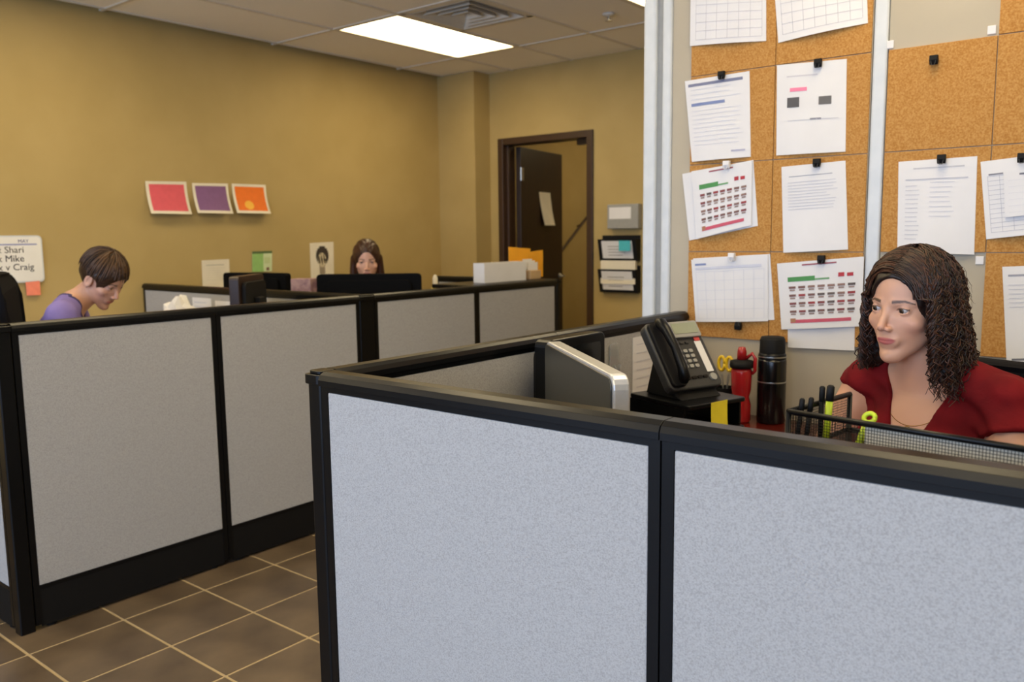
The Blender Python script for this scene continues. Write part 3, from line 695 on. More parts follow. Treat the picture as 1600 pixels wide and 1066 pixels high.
obj('body', L([(0, 0), (.028, 0), (.032, .008), (.032, .06), (.026, .085), (.032, .11), (.034, .17), (.030, .182), (0, .182)], 32), MRED, t, smooth=True)
obj('collar', L([(0, .1825), (.037, .1825), (.039, .19), (.037, .205), (.02, .209), (0, .209)], 32), M_BLKM, t, smooth=True)
obj('spout', L([(0, .2095), (.016, .2095), (.015, .235), (.011, .25), (0, .252)], 20), MRED, t, smooth=True)
obj('carry_loop', T([(.016, 0, .215), (.036, 0, .232), (.046, 0, .215), (.046, 0, .175), (.036, 0, .165)], .006, 8), MRED, t, smooth=True)
t = thing('pen_cup', 'black pen cup behind the desk phone', 'cup', (-1.222, 2.672, .7505))
obj('cup', L([(0, 0), (.036, 0), (.038, .10), (.035, .10), (.033, .004), (0, .004)], 28), M_BLKM, t, smooth=False)
t = thing('scissors', 'yellow-handled scissors standing in the pen cup', 'scissors', (-1.218, 2.672, .756))
MY = mat('yellow_plastic', rgb(226, 190, 30), .4, scale=20)
for s in (-1, 1):
    loop = [(s*.014+.011*math.cos(a), 0, .175+.024*math.sin(a)) for a in np.linspace(0, 2*math.pi, 15)]
    obj('handle', T(loop, .0055, 8), MY, t, smooth=True)
    obj('blade', prism(bmesh.new(), [(s*.012-.005, .14), (s*.012+.005, .14), (-s*.002, .02)], 1, s*.001-.0008, s*.001+.0008), M_STEEL, t)
# mesh organizer: wire trays open on the desk user's side
OP, ORZ, OZ = at(1232, 643, 2, 1.100), R(-9), 1.100
t = thing('mesh_organizer', 'black wire mesh desk organizer behind the front panel', 'organizer', (OP.x, OP.y, .7505), ORZ)
W_, D_, H_ = .37, .20, OZ-.7505
MO = Matrix.Translation((OP.x, OP.y, 0)) @ Matrix.Rotation(ORZ, 4, 'Z')
bm = bmesh.new(); r = .0045
for z in (H_, H_-.062, .23, .12, .01):
    P = [(0, D_, z), (0, 0, z), (W_, 0, z), (W_, D_, z), (0, D_, z)]
    for k in range(3 if z == H_ else 4): tube(bm, [P[k], P[k+1]], r, 8)
for x in (0, W_):
    for y in (0, D_): tube(bm, [(x, y, 0), (x, y, H_)], r, 8)
obj('rim_frame', bm, M_BLK, t, smooth=True)
def meshgrid_(p0, u, v, nu, nv, wd=.0006):
    bm = bmesh.new(); p0, u, v = Vector(p0), Vector(u), Vector(v)
    for i in range(nu+1): tube(bm, [p0+u*(i/nu), p0+u*(i/nu)+v], wd, 3, cap=False)
    for j in range(nv+1): tube(bm, [p0+v*(j/nv), p0+v*(j/nv)+u], wd, 3, cap=False)
    return bm
zt = H_-.062
for nm, p0, u, v in (('front_mesh', (0, 0, zt), (W_, 0, 0), (0, 0, .062)), ('side_mesh', (0, 0, zt), (0, D_, 0), (0, 0, .062)), ('side_mesh', (W_, 0, zt), (0, D_, 0), (0, 0, .062)), ('floor_mesh', (0, 0, zt), (W_, 0, 0), (0, D_, 0))):
    obj(nm, meshgrid_(p0, u, v, max(4, int(Vector(u).length/.0042)), max(4, int(Vector(v).length/.0042)), .00045), M_BLK, t, kind='stuff')
for z in (.23, .12, .01): obj('shelf_mesh', meshgrid_((0, 0, z), (W_, 0, 0), (0, D_, 0), 40, 24, .0008), M_BLK, t, kind='stuff')
base = OZ-.062
t = thing('envelope_stack', 'cream envelopes standing inside the mesh organizer', 'envelopes', (OP.x, OP.y, base+.002), ORZ)
for k in range(6): obj('envelope', B(.118+.003*(k % 2), W_-.008, .006+.010*k, .008+.010*k, 0, .055-.003*(k % 3)), M_CREAM, t)
def pen(name, x, y, hgt, r, m1, m2, label, lean=(0, 0)):
    q = MO @ Vector((x, y, base+.003))
    tp = thing(name, label, 'pen', tuple(q), group='pens in the mesh organizer'); v = Vector((lean[0], lean[1], hgt))
    obj('barrel', T([(0, 0, .0), v*.72], r, 10), m1, tp, smooth=True)
    obj('cap', T([v*.7205, v*.97, v], [r*1.12, r*1.1, r*.6], 10), m2, tp, smooth=True)
pen('pen', .008, .012, .078, .0038, M_BLKM, M_BLKM, 'dark pen nearest the left corner of the mesh organizer', (.004, .01))
pen('pen', .017, .022, .079, .0038, M_BLKM, M_BLKM, 'dark pen second from the left corner of the mesh organizer', (.004, .012))
pen('pen', .008, .086, .088, .0042, M_BLKM, M_BLKM, 'dark pen leaning against the lime highlighter', (.0, .004))
pen('highlighter', .020, .082, .092, .0055, mat('lime', rgb(186, 206, 40), .4, scale=9), M_BLKM, 'lime highlighter with a black cap in the mesh organizer', (.004, .004))
t = thing('lime_scissors', 'lime scissors lying in the mesh organizer, in front of the red blouse', 'scissors', tuple(MO @ Vector((.098, .02, base+.003))), ORZ)
loop = [(.014+.008*math.cos(a), .012+.005*math.sin(a), .061+.006*math.sin(a)) for a in np.linspace(0, 2*math.pi, 15)]
obj('handle', T(loop, .0035, 8), MATS['lime'], t, smooth=True)
obj('grip', T([(0, 0, .006), (.012, .010, .056)], [.006, .005], 8), MATS['lime'], t, smooth=True)

# ------------------------------------------------------------------ office chairs
def chair(label, x, y, rz, backtop=1.0, seat=.44, bw=.46):
    t = thing('office_chair', label, 'chair', (x, y, 0), rz, 'black office chairs')   # faces local +y
    obj('seat', prism(bmesh.new(), rrect(.48, .46, .08), 2, seat-.07, seat), M_CHAIRF, t, bevel=.02)
    bm = prism(bmesh.new(), rrect(bw, backtop-seat-.1, .1, 6), 1, -.03, .03)
    for v in bm.verts:
        v.co.z += (backtop+seat+.1)/2; v.co.y += -.25-.12*((v.co.x/bw*2)**2)*-.4-.04*(v.co.z-seat)
    obj('backrest', bm, M_CHAIRF, t, bevel=.015)
    obj('back_bar', B(-.03, .03, -.34, -.315, seat-.06, seat+.3), M_BLKM, t)
    obj('back_link', B(-.03, .03, -.34, -.1, seat-.095, seat-.071), M_BLKM, t)
    obj('gas_lift', L([(0, .1), (.028, .1), (.028, .25), (.018, .25), (.018, seat-.071), (0, seat-.071)], 16), M_BLKM, t, smooth=False)
    for k in range(5):
        a = 2*math.pi*k/5
        obj('base_arm', T([(0, 0, .09), (.27*math.cos(a), .27*math.sin(a), .07)], [.026, .018], 8), M_BLKM, t, smooth=True)
        bm = bmesh.new(); Mw = Matrix.Translation((.27*math.cos(a), .27*math.sin(a), .0265)) @ Matrix.Rotation(R(90), 4, 'X')
        lathe(bm, [(0, -.02), (.025, -.02), (.025, .02), (0, .02)], 14, M=Mw); obj('caster', bm, M_BLKM, t)
    return t

# ------------------------------------------------------------------ people: smooth distance fields turned into one mesh
def smin(a, b, k):
    h = np.clip(.5+.5*(b-a)/k, 0, 1); return b+(a-b)*h-k*h*(1-h)
def smax(a, b, k): return -smin(-a, -b, k)
def ell(P, c, r):
    x, y, z = (P[0]-c[0])/r[0], (P[1]-c[1])/r[1], (P[2]-c[2])/r[2]
    k0 = np.sqrt(x*x+y*y+z*z); k1 = np.sqrt((x/r[0])**2+(y/r[1])**2+(z/r[2])**2)+1e-6
    return k0*(k0-1)/k1
def cone(P, a, b, ra, rb):
    a = np.array(a, np.float32); b = np.array(b, np.float32); d = b-a
    x, y, z = P[0]-a[0], P[1]-a[1], P[2]-a[2]
    t = np.clip((x*d[0]+y*d[1]+z*d[2])/float(d@d), 0, 1)
    return np.sqrt((x-t*d[0])**2+(y-t*d[1])**2+(z-t*d[2])**2)-(ra+(rb-ra)*t)
def axis(lo, hi, coarse, fines=()):
    out = [lo]; 
    while out[-1] < hi:
        s = coarse
        for a, b, f in fines:
            if a <= out[-1] < b: s = min(s, f)
        out.append(out[-1]+s)
    return np.array(out, np.float32)
def nets(xs, ys, zs, V):
    ins = V < 0
    def c(i, j, k): return ins[i:ins.shape[0]-1+i, j:ins.shape[1]-1+j, k:ins.shape[2]-1+k]
    cnt = np.zeros((len(xs)-1, len(ys)-1, len(zs)-1), np.int8)
    for i in (0, 1):
        for j in (0, 1):
            for k in (0, 1): cnt += c(i, j, k)
    act = (cnt > 0) & (cnt < 8)
    I, J, K = np.nonzero(act); n = len(I)
    idx = -np.ones(act.shape, np.int32); idx[I, J, K] = np.arange(n)
    pos = np.zeros((n, 3), np.float64); wt = np.zeros(n)
    co = [(i, j, k) for i in (0, 1) for j in (0, 1) for k in (0, 1)]
    for p in range(8):
        for q in range(p+1, 8):
            a, b = co[p], co[q]
            if sum(abs(a[t]-b[t]) for t in range(3)) != 1: continue
            va = V[I+a[0], J+a[1], K+a[2]].astype(float); vb = V[I+b[0], J+b[1], K+b[2]].astype(float)
            m = (va < 0) != (vb < 0); t = np.where(m, va/np.where(m, va-vb, 1), 0)
            pa = np.stack([xs[I+a[0]], ys[J+a[1]], zs[K+a[2]]], 1); pb = np.stack([xs[I+b[0]], ys[J+b[1]], zs[K+b[2]]], 1)
            pos += np.where(m[:, None], pa+(pb-pa)*t[:, None], 0); wt += m
    pos /= np.maximum(wt, 1)[:, None]
    F = []
    for ax in range(3):
        sl0 = [slice(1, -1)]*3; sl1 = [slice(1, -1)]*3; sl0[ax] = slice(0, -1); sl1[ax] = slice(1, None)
        a, b = ins[tuple(sl0)], ins[tuple(sl1)]
        e = np.array(np.nonzero(a != b)); flip = a[tuple(e)]
        off = np.array([1, 1, 1]); off[ax] = 0
        g = e.T+off; u, v = [(1, 2), (2, 0), (0, 1)][ax]
        def cell(du, dv):
            h = g.copy(); h[:, u] -= du; h[:, v] -= dv; return idx[h[:, 0], h[:, 1], h[:, 2]]
        q = np.stack([cell(1, 1), cell(0, 1), cell(0, 0), cell(1, 0)], 1)
        q[~flip] = q[~flip][:, ::-1]; F.append(q)
    F = np.concatenate(F); F = F[(F >= 0).all(1)]
    return pos, F
def grid(xs, ys, zs): return [g.astype(np.float32) for g in np.meshgrid(xs, ys, zs, indexing='ij', sparse=False)]
def tolocal(P, o, Rm):
    """world metres -> local centimetres; columns of Rm are the local axes"""
    d = [P[i]-o[i] for i in range(3)]
    return [100*(d[0]*Rm[0][a]+d[1]*Rm[1][a]+d[2]*Rm[2][a]) for a in range(3)]
def frame(fwd, pitch=0, tilt=0):
    """axes: x = the person's right, y = forward, z = up; pitch > 0 bows forward"""
    f = Vector((fwd[0], fwd[1], 0)).normalized(); r = f.cross(Vector((0, 0, 1)))
    M = Matrix((r, f, Vector((0, 0, 1)))).transposed()
    M = M @ Matrix.Rotation(-pitch, 3, 'X') @ Matrix.Rotation(tilt, 3, 'Y')
    return np.array(M)
def mesh_from(name, pos, F, material, parent, col=None, origin=(0, 0, 0)):
    me = bpy.data.meshes.new(name); pos = pos-np.array(origin)
    me.from_pydata(pos.tolist(), [], F.tolist()); me.materials.append(material)
    me.polygons.foreach_set('use_smooth', [True]*len(me.polygons))
    if col is not None:
        at_ = me.color_attributes.new('tint', 'FLOAT_COLOR', 'POINT'); at_.data.foreach_set('color', np.concatenate([col, np.ones((len(col), 1))], 1).astype(np.float32).ravel())
    me.update()
    o = link(bpy.data.objects.new(name, me), parent)
    return o
EYX, EYY = 3.15, 6.35
def head_field(P, ears=True, slim=1.0, lids=.42):
    X, Y, Z = P; A = [np.abs(X), Y, Z]
    d = ell(P, (0, -1.0, 3.0), (7.2*slim, 9.2, 8.7))
    d = smin(d, ell(P, (0, 2.6, -3.0), (5.6*slim, 5.7, 7.4)), 2.0)
    d = smin(d, cone(A, (4.5*slim, .6, -5.0), (1.5, 5.4, -9.5), 1.2, 1.3), 1.8)
    d = smin(d, ell(P, (0, 6.2, -10.0), (1.9, 2.0, 1.6)), 1.4)
    d = smin(d, ell(A, (4.2*slim, 5.0, -2.7), (1.9, 1.9, 1.6)), 1.4)
    d = smin(d, cone(A, (1.2, 7.3, 1.55), (4.6, 5.7, 1.7), .75, .6), 1.0)
    d = smax(d, -ell(A, (EYX, 8.5, -.15), (1.75, 1.6, 1.05)), .9)
    d = smin(d, cone(P, (0, 7.55, .7), (0, 9.6, -3.4), .62, .80), .8)
    d = smin(d, ell(A, (.98, 8.5, -3.9), (.66, .95, .58)), .5)
    d = smax(d, -ell(A, (.62, 9.1, -4.55), (.33, .5, .3)), .15)
    d = smin(d, ell(P, (0, 7.2, -6.4), (2.5, 1.0, 1.7)), 1.0)
    Pm = [X, Y, Z-.055*np.minimum(X*X, 9)]
    d = smin(d, ell(Pm, (0, 7.8, -6.22), (2.15, .58, .33)), .3)
    d = smin(d, ell(Pm, (0, 7.72, -6.94), (1.7, .64, .42)), .35)
    d = smax(d, -ell(Pm, (0, 8.9, -6.56), (2.1, .8, .09)), .14)
    d = smin(d, np.sqrt((A[0]-EYX)**2+(Y-EYY)**2+Z**2)-1.36, .30)
    d = smax(d, -ell(A, (EYX, 7.75, -.02), (1.40, 1.2, lids)), .08)
    if ears:
        e = ell(A, (7.4*slim, -.6, -1.2), (.8, 1.9, 3.2)); e = smax(e, -ell(A, (8.4*slim, -.2, -.9), (1.0, 1.15, 2.0)), .25); e = smin(e, ell(A, (7.4*slim, .5, -1.6), (.5, .4, .6)), .2)
        d = smin(d, e, .5)
    return d
def skin_cols(pos, Hl, base, lip, blush, brow):
    col = np.tile(np.array(base), (len(pos), 1)); X, Y, Z = Hl; A = np.abs(X)
    def mix(m, c):
        nonlocal col
        m = np.clip(m, 0, 1)[:, None]; col = col*(1-m)+np.array(c)*m
    g = np.exp(-(((A-4.6)/2.2)**2+((Z+3.6)/2.2)**2+((Y-5.5)/3)**2)); mix(g*.25, blush)
    g = np.exp(-((X/1.6)**2+((Z+3.8)/1.2)**2+((Y-9.4)/1.4)**2)); mix(g*.25, blush)
    ll = np.clip((1.0-np.sqrt((X/2.35)**2+((Z-.055*np.minimum(X*X, 9)+6.58)/.84)**2))*5, 0, 1)*(Y > 6.5); mix(ll, lip)
    bz = 1.75+.25*np.clip((A-1.3)/2.2, 0, 1)-.55*np.clip((A-3.6)/1.6, 0, 1)
    w = .34-.17*np.clip((A-2.2)/3, 0, 1)
    bb = np.clip((w-np.abs(Z-bz))/.16+.4, 0, 1)*(A > 1.3)*(A < 5.2)*(Y > 3); mix(bb*.9, brow)
    r = np.sqrt((A-EYX)**2+(Y-EYY)**2+Z**2)
    la = np.clip((.22-np.abs(Z-(.42-.25*((A-EYX)/1.35)**2)))/.1, 0, 1)*(np.abs(A-EYX) < 1.5)*(r < 1.6)*(Y > 6.6); mix(la*.8, (.03, .02, .015))
    sh = np.exp(-(((A-EYX)/1.5)**2+((Z-.75)/.4)**2+((Y-7.3)/1)**2)); mix(sh*.25, (.34, .18, .13))
    return col
def hand_field(P, s):
    """wrist at the origin, fingers along +y, palm down, thumb on the +x*s side; cm"""
    Q = [P[0]*s, P[1], P[2]]
    d = ell(Q, (0, 4.4, 0), (3.9, 4.8, 1.35)); d = smin(d, cone(Q, (0, -3, 0), (0, 1.5, 0), 2.5, 2.5), 1.0)
    for x, y, l, r, sp in ((2.8, 8.0, 6.6, .82, .05), (.95, 8.6, 7.4, .85, .01), (-.95, 8.3, 6.9, .82, -.04), (-2.7, 7.4, 5.4, .72, -.12)):
        a = (x, y-1.2, .2); b = (x+sp*l*.45, y+l*.45, .35); c = (x+sp*l*.75, y+l*.75, -.25); e = (x+sp*l*.9, y+l*.92, -1.0)
        f = np.minimum(np.minimum(cone(Q, a, b, r*1.05, r), cone(Q, b, c, r, r*.92)), cone(Q, c, e, r*.92, r*.75))
        d = smin(d, f, .35)
    f = np.minimum(cone(Q, (2.4, 2.2, -.3), (4.6, 5.0, -.6), 1.3, 1.0), cone(Q, (4.6, 5.0, -.6), (5.0, 7.8, -.9), .95, .75))
    return smin(d, f, .5)
def rootp(o): return np.array(o, np.float64)
class Person:
    def __init__(s, label, head_o, head_f, head_pitch, body_f, lean, neck, hip, arms, res, base, lip, blush, brow, ears=True, head_tilt=0, feet=None, bust=True, hands=True, gaze=(0, 1, 0), lids=.42):
        """head_o: middle of the head at eye level; neck: base of the neck; hip: middle of the seat; all world metres"""
        s.t = thing('person', label, 'person', (hip[0], hip[1], 0))
        s.org = np.array([hip[0], hip[1], 0])
        s.HR = frame(head_f, head_pitch, head_tilt); s.HO = head_o
        s.BR = frame(body_f, lean); s.BO = neck; s.LR = frame(body_f, 0); s.hip = np.array(hip); s.arms = arms; s.bust = bust
        H0, H1 = np.array(head_o), np.array(head_o)
        lo = np.minimum.reduce([np.array(head_o)-.16, np.array(neck)-.3, np.array(hip)-.25]); hi = np.maximum.reduce([np.array(head_o)+.16, np.array(neck)+.3, np.array(hip)+.25])
        lo[2] = .02; f = Vector((body_f[0], body_f[1], 0)).normalized()
        for q in [s.w(a, 'B') for arm in arms for a in arm]+[np.array((hip[0]+f.x*.68, hip[1]+f.y*.68, .1))]: lo = np.minimum(lo, q-.12); hi = np.maximum(hi, q+.12)
        lo[2] = -.01
        fr = [[(head_o[i]-.115, head_o[i]+.125, res)] for i in range(2)]+[[(head_o[2]-.135, head_o[2]+.06, res)]]
        xs, ys, zs = [axis(lo[i], hi[i], .0105, fr[i]) for i in range(3)]
        P = grid(xs, ys, zs)
        # head only near the head
        V = s.body_field(P)
        Hl = tolocal(P, s.HO, s.HR)
        hd = head_field(Hl, ears, lids=lids)
        V = smin(V, hd, 1.2)
        del hd, P, Hl
        pos, F = nets(xs, ys, zs, V); del V
        s.base = base
        col = skin_cols(pos, tolocal(pos.T, s.HO, s.HR), base, lip, blush, brow)
        n0 = len(pos)
        if hands:
            for i, arm in enumerate(arms):
                sg = -1 if i == 0 else 1       # the right arm comes first; its thumb points to the left
                el, wr = s.w(arm[1], 'B'), s.w(arm[2], 'B')
                fd = wr-el; fd[2] *= .3; fd /= np.linalg.norm(fd)
                HRm = frame(fd); c = wr+fd*.075
                g = [axis(c[k]-(.13 if k < 2 else .05), c[k]+(.13 if k < 2 else .05), .0032) for k in range(3)]
                Pg = grid(*g); v = hand_field(tolocal(Pg, wr, HRm), sg)
                p2, F2 = nets(g[0], g[1], g[2], v); F = np.concatenate([F, F2+len(pos)]); pos = np.concatenate([pos, p2]); col = np.concatenate([col, np.tile(np.array(base), (len(p2), 1))])
        s.body = mesh_from('body', pos, F, attr_mat('skin', 'tint', .5, .12), s.t, col, s.org)
        # eyes
        for sx in (-1, 1):
            c = np.array(s.HO)+s.HR @ np.array((sx*EYX, EYY, 0))*.01
            gz = Vector(s.HR @ np.array(gaze)).normalized(); bm = bmesh.new()
            prof = [(0, 1.2, 2)]+[(1.2*math.sin(a), 1.2*math.cos(a), 2 if a < .24 else (1 if a < .64 else 0)) for a in (.1, .23, .3, .4, .63, .75, 1.0, 1.4, 1.9, 2.4, 2.8)]+[(0, -1.2, 0)]
            rings = []; q = gz.to_track_quat('Z', 'Y').to_matrix()
            for r_, z_, mi in prof:
                m_ = 1 if r_ < 1e-6 else 20
                rings.append(([bm.verts.new(Vector(c-s.org)+q @ Vector((.01*r_*math.cos(2*math.pi*k/20), .01*r_*math.sin(2*math.pi*k/20), .01*z_))) for k in range(m_)], mi))
            for (ra, ma), (rb, mb) in zip(rings, rings[1:]):
                for k in range(20):
                    j = (k+1) % 20
                    vs = (ra[0], rb[k], rb[j]) if len(ra) == 1 else ((ra[k], rb[0], ra[j]) if len(rb) == 1 else (ra[k], rb[k], rb[j], ra[j]))
                    bm.faces.new(vs).material_index = mb
            obj('eye', bm, [mat('eye_white', rgb(166, 156, 150), .2, scale=5), mat('eye_iris', rgb(62, 46, 34), .2, scale=400), mat('eye_pupil', rgb(8, 8, 8), .1, scale=5)], s.t, smooth=True)
    def w(s, p, fr='B'):
        Rm, o = (s.BR, s.BO) if fr == 'B' else (s.LR, s.hip)
        return np.array(o)+Rm @ np.array(p, float)*.01
    def torso(s, P, grow=0):
        Bl = tolocal(P, s.BO, s.BR); A = [np.abs(Bl[0]), Bl[1], Bl[2]]
        d = ell(Bl, (0, -1.5, -17), (14.2+grow, 9.6+grow, 15.5+grow))
        d = smin(d, cone(A, (0, -1.5, 1), (14.5, -2.0, -3.6), 4.2+grow, 4.6+grow), 3.5)
        if s.bust: d = smin(d, ell(A, (6.8, 6.3, -18.5), (6.6+grow, 6.0+grow, 6.8+grow)), 3.0)
        else: d = smin(d, ell(A, (6.2, 4.0, -16), (6.6+grow, 4.8+grow, 6.8+grow)), 3.0)
        hl = np.array(s.BR).T @ (s.hip-np.array(s.BO))*100
        d = smin(d, cone(Bl, (0, -1.0, -26), (hl[0], hl[1]+1, hl[2]+8), 11.0+grow, 12.0+grow), 5.0)
        return d
    def armf(s, P, i, grow=0, k1=1.0):
        Bl = tolocal(P, s.BO, s.BR); a, b, c = s.arms[i]
        d = cone(Bl, a, b, 5.0+grow, 3.9+grow)
        return np.minimum(d, cone(Bl, b, c, 3.9+grow, 2.5+grow)) if k1 else d
    def legs(s, P, grow=0):
        Ll = tolocal(P, s.hip, s.LR); A = [np.abs(Ll[0]), Ll[1], Ll[2]]; g = -s.hip[2]*100
        d = ell(Ll, (0, -1, 1), (17+grow, 12+grow, 10+grow))
        d = smin(d, cone(A, (8.5, 2, -1), (10, 41, -2), 8.0+grow, 5.8+grow), 3)
        d = smin(d, cone(A, (10, 41, -2), (10.5, 40, g+9), 5.6+grow, 3.8+grow), 2)
        return d
    def body_field(s, P):
        d = s.torso(P)
        for i in range(len(s.arms)): d = smin(d, s.armf(P, i), 2.5)
        d = smin(d, s.legs(P), 4)
        Ll = tolocal(P, s.hip, s.LR); A = [np.abs(Ll[0]), Ll[1], Ll[2]]; g = -s.hip[2]*100
        d = smin(d, cone(A, (10.5, 40, g+5), (11, 56, g+4), 4.0, 3.0), 2)
        nb = s.w((0, -2.2, -3)); nh = np.array(s.HO)+s.HR @ np.array((0, -1.6, -5.5))*.01
        Pc = [100*(P[k]-nb[k]) for k in range(3)]
        d = smin(d, cone(Pc, (0, 0, 0), tuple(100*(nh-nb)), 5.4, 4.7), 2.2)
        return d
    def cloth(s, name, material, fn, lo, hi, step=.005, fines=((), (), ())):
        g = [axis(lo[k], hi[k], step, fines[k]) for k in range(3)]; P = grid(*g)
        pos, F = nets(g[0], g[1], g[2], fn(P))
        return mesh_from(name, pos, F, material, s.t, None, s.org)
    def trousers(s, material):
        def fn(P):
            d = s.legs(P, .9); return np.maximum(d, 100*(.12-P[2]))
        f = s.LR @ np.array((0, 1, 0)); e = s.hip+f*.45
        lo = np.minimum(s.hip, e)-.28; hi = np.maximum(s.hip, e)+.28; lo[2] = .08; hi[2] = s.hip[2]+.16
        s.cloth('trousers', material, fn, lo, hi, .009)
        for sx in (-1, 1):
            def fs(P, sx=sx):
                Ll = tolocal(P, s.hip, s.LR); g = -s.hip[2]*100
                d = cone(Ll, (sx*10.5, 39, g+5), (sx*11, 56, g+4.2), 4.8, 3.9); d = np.maximum(d, g+.4-Ll[2]); return np.maximum(d, Ll[2]-(g+8))
            c = s.hip+s.LR @ np.array((sx*.107, .475, 0)); s.cloth('shoe', M_BLKM, fs, (c[0]-.2, c[1]-.2, 0), (c[0]+.2, c[1]+.2, .12), .007)
def fbm(X, Y, Z, f, seed=0):
    out = 0; r = np.random.default_rng(seed)
    for k in range(6):
        v = r.normal(size=3); v /= np.linalg.norm(v); w = f*r.uniform(.7, 1.5)
        out = out+np.sin((X*v[0]+Y*v[1]+Z*v[2])*w+r.uniform(0, 6))
    return out/6
def locks(bm, paths, rad, mats_n):
    for path, r in zip(paths, rad):
        n = len(path); mi = random.randrange(mats_n)
        tube(bm, path, [r*(.5+.6*math.sin(math.pi*min(1, .15+.85*i/(n-1)))) for i in range(n)], 4, mi, cap=False)
SK1, LIP1, BL1, BR1 = (.62, .335, .215), (.45, .12, .105), (.66, .25, .165), (.06, .032, .02)
# ---- woman in the dark red blouse
hf = Vector((-.37, -.93, 0)).normalized(); bf = Vector((-.30, -.954, 0)).normalized()
E1 = dep(1389, 481, 1.765); HO = E1-hf*.073
BO = Vector((HO.x, HO.y, HO.z-.150))-bf*.025+Vector((.967, .254, 0))*.026
hip = Vector((BO.x, BO.y, .545))-bf*.035
arms = (((16.0, -2, -5), (23, 6, -25), (14, 30, -25)), ((-16.0, -2, -5), (-23, 6, -25), (-14, 30, -25)))
pw = Person('woman with curly brown hair and a dark red blouse in the front cubicle', HO, hf, R(3), bf, R(2), BO, hip, arms, .002, SK1, LIP1, BL1, BR1, ears=False, gaze=(.26, 1, -.04), head_tilt=R(-2), lids=.46)
M_RED = mat('dark_red_cloth', rgb(112, 18, 24), .85, col2=rgb(92, 13, 19), scale=14, bump=.25, bscale=120, spec=.15)
def blouse(P):
    Bl = tolocal(P, pw.BO, pw.BR); X, Y, Z = Bl
    d = pw.torso(P, .9)
    wr = .35*np.sin(X*1.1+Z*.55)*np.clip((-Z-6)/10, 0, 1)+.25*np.sin(Z*1.3-X*.7+Y)
    for i in (0, 1):
        a, b, c = [np.array(q, float) for q in pw.arms[i]]; e = a+(b-a)*.34
        sl = cone(Bl, tuple(a), tuple(e), 5.9 if i else 5.5, 6.2 if i else 5.6)
        t = ((X-a[0])*(b-a)[0]+(Y-a[1])*(b-a)[1]+(Z-a[2])*(b-a)[2])/float((b-a)@(b-a))
        sl = np.maximum(sl, (t-(.27 if i else .06))*25); d = smin(d, sl, 2.0)
    d = d-wr*.9
    v = np.maximum((np.abs(X-.2)-np.clip((Z+21)*.36, 0, 8))*.9, -(Y+1.0))
    d = smax(d, -v, .3)
    d = smax(d, -cone(Bl, (0, -2, -2), (0, -1, 8), 7.2, 7.4), .6)
    return np.maximum(d, -44-Z)
c = np.array(BO); pw.cloth('blouse', M_RED, blouse, (c[0]-.33, c[1]-.27, .57), (c[0]+.33, c[1]+.27, c[2]+.08), .005)
pw.trousers(mat('dark_trousers', rgb(30, 30, 36), .9, scale=60))
H2W = lambda p, per: Vector(np.array(per.HO)+per.HR @ np.array(p)*.01-per.org)
HM = [mat('hair_dark', rgb(33, 21, 16), .42, scale=60, spec=.35), mat('hair_brown', rgb(52, 32, 22), .4, scale=60, spec=.4), mat('hair_chestnut', rgb(74, 43, 28), .4, scale=60, spec=.4)]
def curly(P):
    Hl = tolocal(P, pw.HO, pw.HR); X, Y, Z = Hl; A = [np.abs(X), Y, Z]
    d = ell(Hl, (0, -1.3, 2.7), (8.0, 10.1, 9.7))
    d = smin(d, cone(A, (7.0, -1.5, 1), (8.8, -.5, -12), 2.2, 2.8), 2)
    d = smin(d, ell(Hl, (0, -6.3, -5), (8.8, 4.8, 11.5)), 2)
    d = d-.45*fbm(X, Y, Z, 1.7, 3)-.25*fbm(X, Y, Z, 3.4, 5)
    d = smax(d, -ell(Hl, (-.6, 10.0, -2.0), (6.1, 8.2, 9.0)), .4)
    return smax(d, -head_field([X, Y, Z+.0], False)-.5, .1)
c = np.array(HO); ho = pw.cloth('hair', HM[0], curly, c-np.array((.15, .17, .24)), c+np.array((.15, .15, .15)), .004)
bm = bmesh.new(); paths, rad = [], []
for n in range(1500):
    az = R(random.uniform(57, 303)); dx, dy = math.sin(az), math.cos(az); s_ = random.uniform(.93, 1.08)
    fr_ = max(0, math.cos(az)) ; th0 = R(random.uniform(2, 55)); L_ = random.uniform(10, 20)*(1.05 if dx < 0 else .85)
    ph = random.uniform(0, 6.3); am = random.uniform(.35, .95); wl = random.uniform(2.4, 4.2); sp = random.choice((-1, 1))
    pts = []; ln = 0; prev = None; K = 34; drift = random.uniform(-.03, .24)+(.06 if dx < 0 else 0)
    for k in range(K):
        t = k/(K-1)
        if t < .42:
            th = th0+(R(97)-th0)*t/.42
            p = Vector((8.1*s_*math.sin(th)*dx, -1.2+10.1*s_*math.sin(th)*dy, 2.6+9.8*s_*math.cos(th)))
            # hair near the front is combed from the parting to the side
            p.y += fr_*3.0*math.sin(min(th, R(90)))*(1-t/.42)
            base_p = p.copy()
        else:
            u = (t-.42)/.58
            p = base_p+Vector((dx*drift*L_*u-dx*1.2*max(0, u-.6), dy*.06*L_*u-.6*u, -L_*u))
        if prev is not None: ln += (p-prev).length
        prev = p.copy(); a_ = am*min(1, .12+ln/14.0)
        q = sp*2*math.pi*ln/wl+ph
        off = Vector((dx, dy, 0))*(a_*math.cos(q))+Vector((-dy, dx, 0))*(a_*math.sin(q))+Vector((0, 0, .25*a_*math.sin(q)))
        pts.append(H2W(p+off, pw))
    paths.append(pts); rad.append(random.uniform(.0010, .0022))
